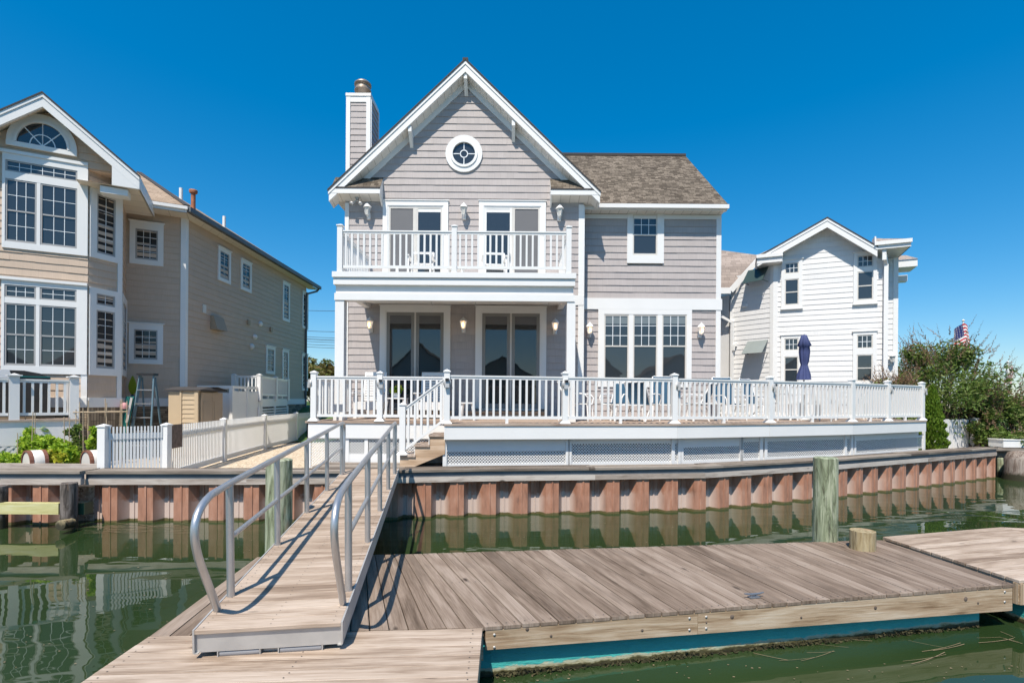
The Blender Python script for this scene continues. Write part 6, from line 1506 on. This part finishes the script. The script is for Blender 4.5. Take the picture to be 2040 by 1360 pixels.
# arborvitae
a = W(1857, 768, 15.7); av = thing('arborvitae', 'narrow bright green conical evergreen beside the right end of the deck', 'tree', (a.x, 15.7, .62))
n = 9000; r_ = np.random.default_rng(5); hgt = a.z - .62; t = r_.random(n) ** 1.25; ang = r_.random(n) * 6.283; rad = .44 * np.clip(1 - t, 0, 1) ** .62 * (1 + .12 * np.sin(t * 50 + ang * 3)) * r_.uniform(.72, 1.04, n)
p = np.stack([a.x + rad * np.cos(ang), 15.7 + rad * np.sin(ang), .62 + hgt * t], 1); u = np.stack([np.cos(ang) * .35, np.sin(ang) * .35, np.ones(n)], 1) + r_.normal(size=(n, 3)) * .3; u /= np.linalg.norm(u, axis=1)[:, None]
b = np.cross(u, r_.normal(size=(n, 3))); b /= np.linalg.norm(b, axis=1)[:, None]; s = .045 * r_.uniform(.7, 1.3, n); u *= s[:, None]; b *= (s * .45)[:, None]
leafobj('crown', np.stack([p - u, p + b, p + u, p - b], 1).reshape(-1, 3), M['arb'], av); m = MB(); m.tube([(a.x, 15.7, .55), (a.x, 15.7, a.z - .3)], [.05, .01], 6); m.build('trunk', M['bark'], av)
# big flowering shrub
def shrub(px, py, d, R_, H, n, lab, seed, tips=70, name='flowering_shrub', zb=.6, mats=('bush', 'bushtip'), nc=46, lsize=.075, sprd=1.0, tiplen=.55):
    a = W(px, py, d); root = thing(name, lab, 'shrub' if name != 'tree' else 'tree', (a.x, d, zb)); r_ = np.random.default_rng(seed); m = MB(); cs, rs, ends = [], [], []; zt = a.z
    for i in range(nc):
        ang = r_.random() * 6.283; el = r_.uniform(.05, 1.0); q = R_ * math.cos(el * 1.25) * r_.uniform(.45, 1) ; z = zb + .5 + (zt - zb - .5) * (math.sin(el * 1.45)) * r_.uniform(.75, 1)
        q *= r_.uniform(.85, 1.18); z += r_.normal() * R_ * .07; c = Vector((a.x + q * math.cos(ang) * sprd, d + q * math.sin(ang) * .8, z)); cs.append(tuple(c)); rs.append(R_ * r_.uniform(.11, .27))
        base = Vector((a.x + r_.uniform(-.3, .3), d + r_.uniform(-.2, .2), zb)); midp = base.lerp(c, .5) + Vector((0, 0, .15 * (zt - zb))) * .6
        m.tube([base, midp, c], [.035, .022, .008], 5); ends.append((midp, c))
    m.build('branch', M['bark'], root)
    leafobj('foliage', leaves(n, cs, rs, lsize, 2.6, .35, seed, .85), M[mats[0]], root)
    if tips:
        # upright feathery spikes at the outside of the crown
        T = []
        ends2 = sorted(ends, key=lambda e: -(e[1].z + .35 * abs(e[1].x - a.x)))[:max(4, int(len(ends) * .55))]
        for i in range(tips):
            midp, c = ends2[r_.integers(0, len(ends2))]; c = np.array(c); out = np.array([c[0] - a.x, (c[1] - d), .0]); out = out / (np.linalg.norm(out) + 1e-6); dirv = out * r_.uniform(.2, .9) + np.array([0, 0, 1.0]) + r_.normal(size=3) * .25; dirv /= np.linalg.norm(dirv)
            L = tiplen * r_.uniform(.6, 1.3); st = c + r_.normal(size=3) * R_ * .12
            for j in range(26):
                t = j / 26; pt_ = st + dirv * L * t; w_ = .10 * (1 - t * .7); dd = dirv + r_.normal(size=3) * .55; dd /= np.linalg.norm(dd); bb = np.cross(dd, r_.normal(size=3)); bb /= np.linalg.norm(bb)
                T += [pt_, pt_ + dd * w_ * .5 + bb * w_ * .17, pt_ + dd * w_ * 1.1, pt_ + dd * w_ * .5 - bb * w_ * .17]
        leafobj('flower_spikes', np.array(T), M[mats[1]], root)
    return root
shrub(1878, 694, 18.0, 2.6, 4, 19000, 'largest feathery shrub with brown-tipped spikes behind the right end of the deck', 21, 330, nc=78, tiplen=.62, lsize=.07)
shrub(2010, 800, 17.2, 1.9, 3, 9000, 'lower spreading shrub with brown tips at the right edge', 22, 200, nc=40)
shrub(1770, 742, 17.0, 1.2, 2, 4200, 'small brown-tipped shrub in front of the white house corner', 23, 220, nc=22)
shrub(1950, 850, 16.9, .95, 2, 3500, 'low green bush behind the white fence by the seawall end', 24, 6, nc=20)
shrub(2045, 870, 16.4, .9, 2, 3500, 'dark low bush over the bank at the right edge', 25, 8, nc=20)
# distant trees between the houses
shrub(628, 718, 38, 3.2, 4, 5200, 'distant mixed green and reddish tree seen between the tan and grey houses', 31, 0, name='tree', zb=1.8, mats=('autumn', 'bushtip'), nc=40, lsize=.17)
shrub(662, 734, 41, 2.6, 4, 3200, 'smaller distant tree just left of the grey house porch post', 32, 0, name='tree', zb=1.8, mats=('autumn', 'bushtip'), nc=30, lsize=.17)
shrub(1475, 770, 20.5, 1.2, 2, 2500, 'green hedge bush seen through the deck railing by the white house', 33, 0, nc=18)
# power cables
for i, (ya, yb) in enumerate(((618, 619), (658, 661), (669, 674), (673, 679), (678, 683), (684, 689), (689, 694))):
    a, b = W(560, ya - 1, 46), W(720, yb + 1, 46); dv = (b - a); m = MB(); m.tube([a - dv * .6, a, (a + b) / 2 - Vector((0, 0, .03)), b, b + dv * .6], .02 if i not in (3,) else .03, 5); o = m.build('power_cable', M['wire']); tag(o, 'thin overhead cable crossing the gap between the tan and grey houses', 'cable', 'overhead cables between the houses')
# white fence on the right
wf = thing('white_fence', 'tall white board fence between the evergreen cone and the seawall end', 'fence', (14, 17, .9)); f0 = Vector((W(1866, 870, 16.2).x, 16.2)); f1 = Vector((W(2000, 870, 18.2).x, 18.2)); f = Fr(f0, f1 - f0); L = (f1 - f0).length; zt = W(1900, 834, 16.8).z; s = 0; m = MB(); k = 0
while s < L * .42: m.box(f, s, s + .19, 0, .03, .7, zt - .02 * (k % 2)); m.box(f, s + .19, s + .25, -.03, -.01, .7, zt - .25); s += .25; k += 1
m.box(f, 0, L * .42, -.06, -.02, 1.0, 1.1); m.box(f, 0, L * .42, -.06, -.02, zt - .35, zt - .25); m.build('boards', M['vinyl'], wf)
post(wf, *tuple(f.P(L * .47, .1, 0).xy), .6, zt - .6 + .03, .15, False); m = MB(); s = L * .52
while s < L * 1.5: m.box(f, s, s + .06, 0, .02, .7, zt - .35); s += .13
m.box(f, L * .5, L * 1.5, -.03, 0, zt - .5, zt - .42); m.box(f, L * .5, L * 1.5, -.03, 0, 1.0, 1.08); m.build('pickets', M['vinyl'], wf)
# flags
def flag(px, ytop, d, lab, stripes=True):
    a = W(px, ytop, d); root = thing('flagpole', lab, 'flag', (a.x, d, .6)); m = MB(); m.tube([(a.x, d, .6), (a.x, d, a.z)], [.05, .035], 8); m.lathe((a.x, d, a.z - .02), [(.0, 0), (.07, .04), (.07, .08), (0, .13)], 8); m.build('pole', M['vinyl'], root)
    m = MB(); Hf, Lf_ = (1.25, .95) if stripes else (.9, .5); nx, nz = 14, 13; zt = a.z - .35
    def P(i, j):
        t = i / nx; v = j / nz; x = a.x + .04 + (-1) * (t * Lf_ * .55) + .35 * (1 - t) * 0; yy = d + .10 * math.sin(t * 9) ; return Vector((a.x - (.48 if stripes else .1) + (.9 if stripes else .4) * t + .05 * math.sin(v * 3), d + .16 * math.sin(t * 8 + v), zt - v * Hf * (.95) - abs(t - .48) * .9 + .25))
    for i in range(nx):
        for j in range(nz):
            mi = (1 if (i < 6 and j < 7) else (0 if j % 2 == 0 else 2)); m.poly([P(i, j), P(i + 1, j), P(i + 1, j + 1), P(i, j + 1)], None, mi)
    if stripes:
        for i in range(6):
            for j in range(7):
                c = (P(i, j) + P(i + 1, j + 1)) / 2 - Vector((0, .012, 0)); r_ = .018; m.poly([c + Vector((r_ * math.cos(q), 0, r_ * math.sin(q))) for q in (0, 1.26, 2.51, 3.77, 5.03)], None, 2)
    m.build('flag_cloth', [M['red'], M['flagblue'], M['flagwhite']] if stripes else [M['pink'], M['flagwhite'], M['flagwhite']], root)
flag(1919, 640, 27, 'white flagpole flying a red, white and blue starred and striped flag above the big shrub')
flag(2008, 722, 30, 'second pole with a faded pink and white flag at the right edge', False)

# ================================================================== deck furniture
DF = DZ + .013
def highback(label, loc, rot, group):
    r = thing('garden_chair', label, 'chair', (0, 0, 0), group); f = XF; m = MB()
    m.box(f, -.27, .27, -.22, .27, .38, .42); s = -.27
    m.build('seat', M['vinyl'], r); m = MB()
    for k in range(11): z = .44 + k * .065; n_ = -.20 - (z - .4) * .28; m.box(f, -.26, .26, n_ - .012, n_ + .012, z, z + .05)
    for s_ in (-.27, .27): m.bar(f.P(s_, -.20, .35), f.P(s_, -.42, 1.18), .04, .05)
    m.box(f, -.29, .29, -.45, -.40, 1.10, 1.19); m.build('backrest', M['vinyl'], r)
    for s_ in (-1, 1):
        m = MB(); m.box(f, s_ * .33 - .055, s_ * .33 + .055, -.30, .34, .62, .65); m.lathe(f.P(s_ * .33, .34, .62), [(.055, 0), (.055, .03)], 10); m.build('armrest', M['vinyl'], r)
        m = MB(); m.box(f, s_ * .31 - .04, s_ * .31 + .04, .20, .25, 0, .62); m.build('leg', M['vinyl'], r); m = MB(); m.bar(f.P(s_ * .28, -.22, .4), f.P(s_ * .28, -.40, 0), .045, .07); m.build('leg', M['vinyl'], r)
    m = MB(); m.box(f, -.27, .27, .27, .29, .22, .42); m.build('apron', M['vinyl'], r)
    r.location = loc; r.rotation_euler = (0, 0, rot); return r
c1 = highback('white high-back slatted chair half in shade left of the flower table', (W(738, 830, 13.0).x, 13.0, DF), -.08, 'white chairs by the garden doors')
c2 = dup(c1, (W(858, 830, 12.95).x, 12.95, DF), .02, 'white high-back slatted chair behind the stair rail, right of the flower table')
def metaltable(name, label, loc, w_, h_, dpt=None, top='vinyl'):
    r = thing(name, label, 'table', (0, 0, 0)); m = MB(); m.box(XF, -w_ / 2, w_ / 2, -(dpt or w_) / 2, (dpt or w_) / 2, h_ - .03, h_); m.build('tabletop', M[top], r)
    for sx in (-1, 1):
        for sy in (-1, 1): m = MB(); m.bar((sx * (w_ / 2 - .05), sy * ((dpt or w_) / 2 - .05), h_ - .03), (sx * (w_ / 2 + .0), sy * ((dpt or w_) / 2), 0), .04, .04); m.build('leg', M['vinyl'], r)
    r.location = loc; return r
t1 = metaltable('side_table', 'small white side table holding yellow flowers between the two high-back chairs', (W(791, 830, 12.9).x, 12.9, DF), .5, .52)
fw = thing('flower_pot', 'pot of yellow and green flowers on the small white table', 'flowers', (W(790, 800, 12.85).x, 12.85, DF + .52)); q = LOC[fw.name]; m = MB(); m.lathe(q, [(.07, 0), (.10, .1), (.10, .12)], 12); m.build('pot', M['white'], fw)
cs = [(q.x + .09 * math.cos(t), q.y + .09 * math.sin(t), q.z + .19) for t in range(6)]; leafobj('leaves', leaves(260, cs, [.09] * 6, .04, 1.6, .1, 9), M['basil'], fw); m = MB()
for k in range(26): m.lathe((q.x + random.uniform(-.14, .14), q.y + random.uniform(-.12, .05), q.z + random.uniform(.20, .34)), [(.0, -.02), (.032, 0), (0, .02)], 7)
m.build('blossoms', M['yellow'], fw)
t2 = metaltable('plant_stand', 'narrow white metal stand behind the stair corner of the railing', (W(932, 830, 12.2).x, 12.2, DF), .33, .42)
# sling chairs
def sling(label, loc, rot, high=False, fab='bluesling'):
    r = thing('sling_chair', label, 'chair', (0, 0, 0), 'white framed sling chairs on the deck'); hb = 1.12 if high else .92
    m = MB(); m.bar((0, -.22, .43), (0, .22, .40), .50, .015); m.build('seat', M[fab], r); m = MB(); m.bar((0, .22, .42), (0, .44, hb), .50, .015, up=Vector((0, -1, .3))); m.build('backrest', M[fab], r)
    for s_ in (-1, 1):
        m = MB(); m.tube([(s_ * .27, -.30, 0), (s_ * .27, -.27, .40), (s_ * .27, .20, .41), (s_ * .27, .44, hb), (s_ * .20, .45, hb + .02)], .016, 8); m.tube([(s_ * .27, .12, .40), (s_ * .27, .42, 0)], .014, 8)
        m.tube([(s_ * .27, -.27, .38), (s_ * .30, -.30, .55), (s_ * .31, -.22, .64), (s_ * .31, .05, .65), (s_ * .28, .30, .62)], .016, 8); m.build('arm_frame', M['vinyl'], r)
    m = MB(); m.tube([(-.27, .45, hb), (.27, .45, hb)], .014, 8); m.tube([(-.27, -.27, .39), (.27, -.27, .39)], .014, 8); m.build('crossbar', M['vinyl'], r)
    r.location = loc; r.rotation_euler = (0, 0, rot); return r
def P_(px, d): return (W(px, 830, d).x, d, DF)
k1 = sling('blue sling chair partly hidden by the railing post left of the wing windows', P_(1152, 12.3), 1.2)
for px, d, rot, lab in ((1228, 12.7, -.7, 'blue sling chair in front of the left wing window'), (1282, 12.3, 2.4, 'blue sling chair turned toward the house, centre of the group'), ):
    dup(k1, P_(px, d), rot, lab)
k2 = sling('tall-backed blue sling chair below the right wing window', P_(1322, 13.0), -.25, True)
dup(k2, P_(1455, 13.4), .15, 'tall-backed wide blue sling chair at the house corner')
dup(k2, P_(1512, 14.2), .6, 'tall-backed blue sling chair nearest the green hedge')
dup(k1, P_(1385, 12.9), -2.2, 'blue sling chair just right of the middle front post')
tb1 = metaltable('coffee_table', 'low white table among the blue sling chairs below the wing windows', P_(1250, 12.2), .7, .40, .5)
tb2 = metaltable('coffee_table', 'low white table between the middle front posts', P_(1405, 12.6), .75, .45, .5)
tb3 = metaltable('dining_table', 'white outdoor dining table with the closed umbrella through it', P_(1601, 14.0), 1.2, .72, .9)
def latchair(label, loc, rot):
    r = thing('metal_dining_chair', label, 'chair', (0, 0, 0), 'white chairs round the umbrella table'); m = MB(); m.box(XF, -.24, .24, -.24, .22, .43, .46); m.build('seat', M['vinyl'], r); m = MB()
    for s_ in (-.23, .23): m.bar((s_, .24, .45), (s_, .32, .98), .03, .03)
    for k in range(5): m.bar((-.23, .25 + k * .017, .55 + k * .1), (.23, .25 + k * .017, .55 + k * .1), .02, .04)
    m.bar((-.23, .25, .5), (.23, .31, .95), .015, .02); m.bar((.23, .25, .5), (-.23, .31, .95), .015, .02); m.build('backrest', M['vinyl'], r)
    for sx in (-.22, .22):
        for sy in (-.22, .24): m = MB(); m.bar((sx, sy, .43), (sx * 1.08, sy * 1.1, 0), .03, .03); m.build('leg', M['vinyl'], r)
    r.location = loc; r.rotation_euler = (0, 0, rot); return r
w1 = latchair('white lattice-back chair at the left of the umbrella table', P_(1562, 13.6), 1.5)
for px, d, rot, lab in ((1625, 13.2, 3.1, 'white lattice-back chair in front of the umbrella table'), (1660, 14.1, -1.4, 'white lattice-back chair at the right of the umbrella table'), (1598, 14.9, .1, 'white lattice-back chair behind the umbrella table')): dup(w1, P_(px, d), rot, lab)
k5 = dup(k1, P_(1690, 14.4), -2.0, 'blue sling chair at the far right of the deck')
# closed umbrella
um = thing('patio_umbrella', 'closed navy blue patio umbrella standing in front of the white house', 'umbrella', P_(1601, 14.0)); q = LOC[um.name]; zt = W(1601, 667, 14.0).z
m = MB(); m.tube([(q.x, q.y, DF), (q.x, q.y, zt + .02)], .02, 8); m.lathe((q.x, q.y, DF), [(.25, 0), (.25, .04), (.05, .08)], 16); m.build('pole', M['alud'], um)
m = MB(); seg = 32; V = []; H0 = DF + .78 + .22; zb = W(1601, 756, 14).z
prof = [(.16, zb), (.145, zb + .15), (.085, zb + .36), (.075, zb + .41), (.10, zb + .50), (.125, zb + .75), (.115, zb + .90), (.155, zb + .93), (.10, zb + 1.08), (.055, zb + 1.22), (.02, zt)]
for r_, z in prof:
    for k in range(seg):
        t = 2 * math.pi * k / seg; rr = r_ * (1 + .16 * math.sin(8 * t + z * 1.5)); V.append((q.x + rr * math.cos(t) + .01 * math.sin(z * 4), q.y + rr * math.sin(t), z))
m.mesh(V, [(i * seg + k, i * seg + (k + 1) % seg, (i + 1) * seg + (k + 1) % seg, (i + 1) * seg + k) for i in range(len(prof) - 1) for k in range(seg)], None, 0, True); m.build('canopy', M['navy'], um)
# balcony chairs
def dirchair(label, loc, rot):
    r = thing('balcony_chair', label, 'chair', (0, 0, 0), 'white chairs on the balcony'); m = MB()
    for k in range(6): m.box(XF, -.23, .23, -.22 + k * .075, -.16 + k * .075, .42, .44)
    m.build('seat', M['vinyl'], r); m = MB()
    for s_ in (-.26, .26): m.bar((s_, .22, .40), (s_, .32, .86), .035, .045)
    m.bar((-.26, .32, .85), (.26, .32, .85), .04, .05)
    m.bar((-.26, .25, .55), (.26, .25, .55), .02, .05)
    m.build('backrest', M['vinyl'], r)
    for s_ in (-1, 1):
        m = MB(); m.box(XF, s_ * .28 - .04, s_ * .28 + .04, -.28, .30, .62, .65); m.build('armrest', M['vinyl'], r)
        for y_ in (-.24, .24): m = MB(); m.bar((s_ * .27, y_, .62 if y_ < 0 else .45), (s_ * .27, y_ * 1.1, 0), .045, .05); m.build('leg', M['vinyl'], r)
    r.location = loc; r.rotation_euler = (0, 0, rot); return r
zb_ = FL + .02
b1 = dirchair('white balcony chair in front of the left upstairs door', (W(839, 530, 12.6).x, 12.6, zb_), 0)
b2 = dup(b1, (W(985, 530, 12.6).x, 12.6, zb_), .1, 'white balcony chair in front of the right upstairs door')
t5 = metaltable('balcony_table', 'small white table between the two balcony chairs', (W(908, 530, 12.7).x, 12.7, zb_), .42, .42)
# floating reeds and specks on the water
m = MB(); r_ = random.Random(4)
def reed(px, py, L, ang, w_=.012, curve=.1):
    g = G(px, py, .006); pts = []
    for i in range(6): t = i / 5; a = ang + curve * (t - .5); pts.append(g + Vector((math.cos(a), math.sin(a), 0)) * L * (t - .5) + Vector((0, 0, .004)))
    for p, q in zip(pts, pts[1:]):
        d = (q - p).normalized(); n_ = Vector((-d.y, d.x, 0)) * w_ / 2; m.poly([p - n_, q - n_, q + n_, p + n_])
for (px, py, L, a) in ((1600, 1318, .5, .35), (1635, 1302, .45, .3), (1640, 1282, .3, -.4), (1860, 1310, .55, .25), (1880, 1295, .5, .15), (1900, 1285, .5, .12), (1850, 1285, .35, -.5), (2015, 1260, .25, 1.9), (2022, 1275, .2, -.9), (1540, 1305, .4, -.5), (1730, 1280, .3, -.35), (1980, 1272, .4, .1)):
    for k in range(1 + (px % 3 == 0)): reed(px + r_.uniform(-18, 18), py + r_.uniform(-6, 6), L * r_.uniform(.5, 1.1), a + r_.uniform(-.25, .25), r_.uniform(.003, .007))
for k in range(210):
    if r_.random() < .5: px, py = r_.uniform(0, 520), r_.uniform(1052, 1330)
    elif r_.random() < .4: px, py = r_.uniform(1000, 2040), r_.uniform(1320, 1355)
    else: px, py = r_.uniform(780, 2040), r_.uniform(1030, 1085)
    g = G(px, py, .006); rr = r_.uniform(.003, .008) * (g.y / 4) ** .5; m.poly([g + Vector((rr * r_.uniform(1, 2) * math.cos(t), rr * math.sin(t), 0)) for t in (0, 1.26, 2.51, 3.77, 5.03)])
for k in range(60): reed(r_.uniform(180, 380), r_.uniform(1042, 1062), r_.uniform(.1, .5), r_.uniform(-.3, .3), .006)
o = m.build('floating_debris', M['reed']); tag(o, 'dry reeds and pale specks floating on the water', 'debris', kind='stuff')

# ================================================================== houses on the opposite bank, seen only as reflections in the glass
fbk = MB(); fbk.slab([(-300, -62), (300, -62), (300, -300), (-300, -300)], -1, .9); tag(fbk.build('far_bank', M['grass']), kind='structure')
for i, (x, w_, h, r_, col, nm_) in enumerate(((-34, 13, 6.5, 4.5, 'graysid', 'grey'), (-17, 11, 6.2, 5.2, 'whsid', 'white'), (-2, 12, 5.6, 3.6, 'tansid', 'tan'), (14, 12, 6.6, 4.8, 'graysid', 'tall grey'), (31, 14, 6.0, 3.8, 'whsid', 'broad white'))):
    t = thing('shore_house', nm_ + ' gabled house on the opposite bank, ' + ('farthest left', 'second from the left', 'facing the grey house', 'second from the right', 'farthest right')[i] + ' in the reflections', 'house', (x, -70, .9))
    m = MB(); f = Fr((x, -66), (-1, 0)); m.prism(f, [(-w_ / 2, .9), (w_ / 2, .9), (w_ / 2, .9 + h), (0, .9 + h + r_), (-w_ / 2, .9 + h)], 0, -9); m.build('wall', M[col], t)
    m = MB()
    for s_ in (-1, 1): m.hexa([f.P(s_ * (w_ / 2 + .5), .5, .9 + h - .4), f.P(0, .5, .9 + h + r_ + .02), f.P(0, -9.5, .9 + h + r_ + .02), f.P(s_ * (w_ / 2 + .5), -9.5, .9 + h - .4), f.P(s_ * (w_ / 2 + .5), .5, .9 + h - .15), f.P(0, .5, .9 + h + r_ + .25), f.P(0, -9.5, .9 + h + r_ + .25), f.P(s_ * (w_ / 2 + .5), -9.5, .9 + h - .15)])
    m.build('roof', M['roof'], t)
    for k in (-1, 1):
        for z in (2.2, 5.0): m = MB(); m.box(f, k * w_ * .25 - .7, k * w_ * .25 + .7, 0, .05, z, z + 1.5); m.build('window', M['glass_dark'], t)
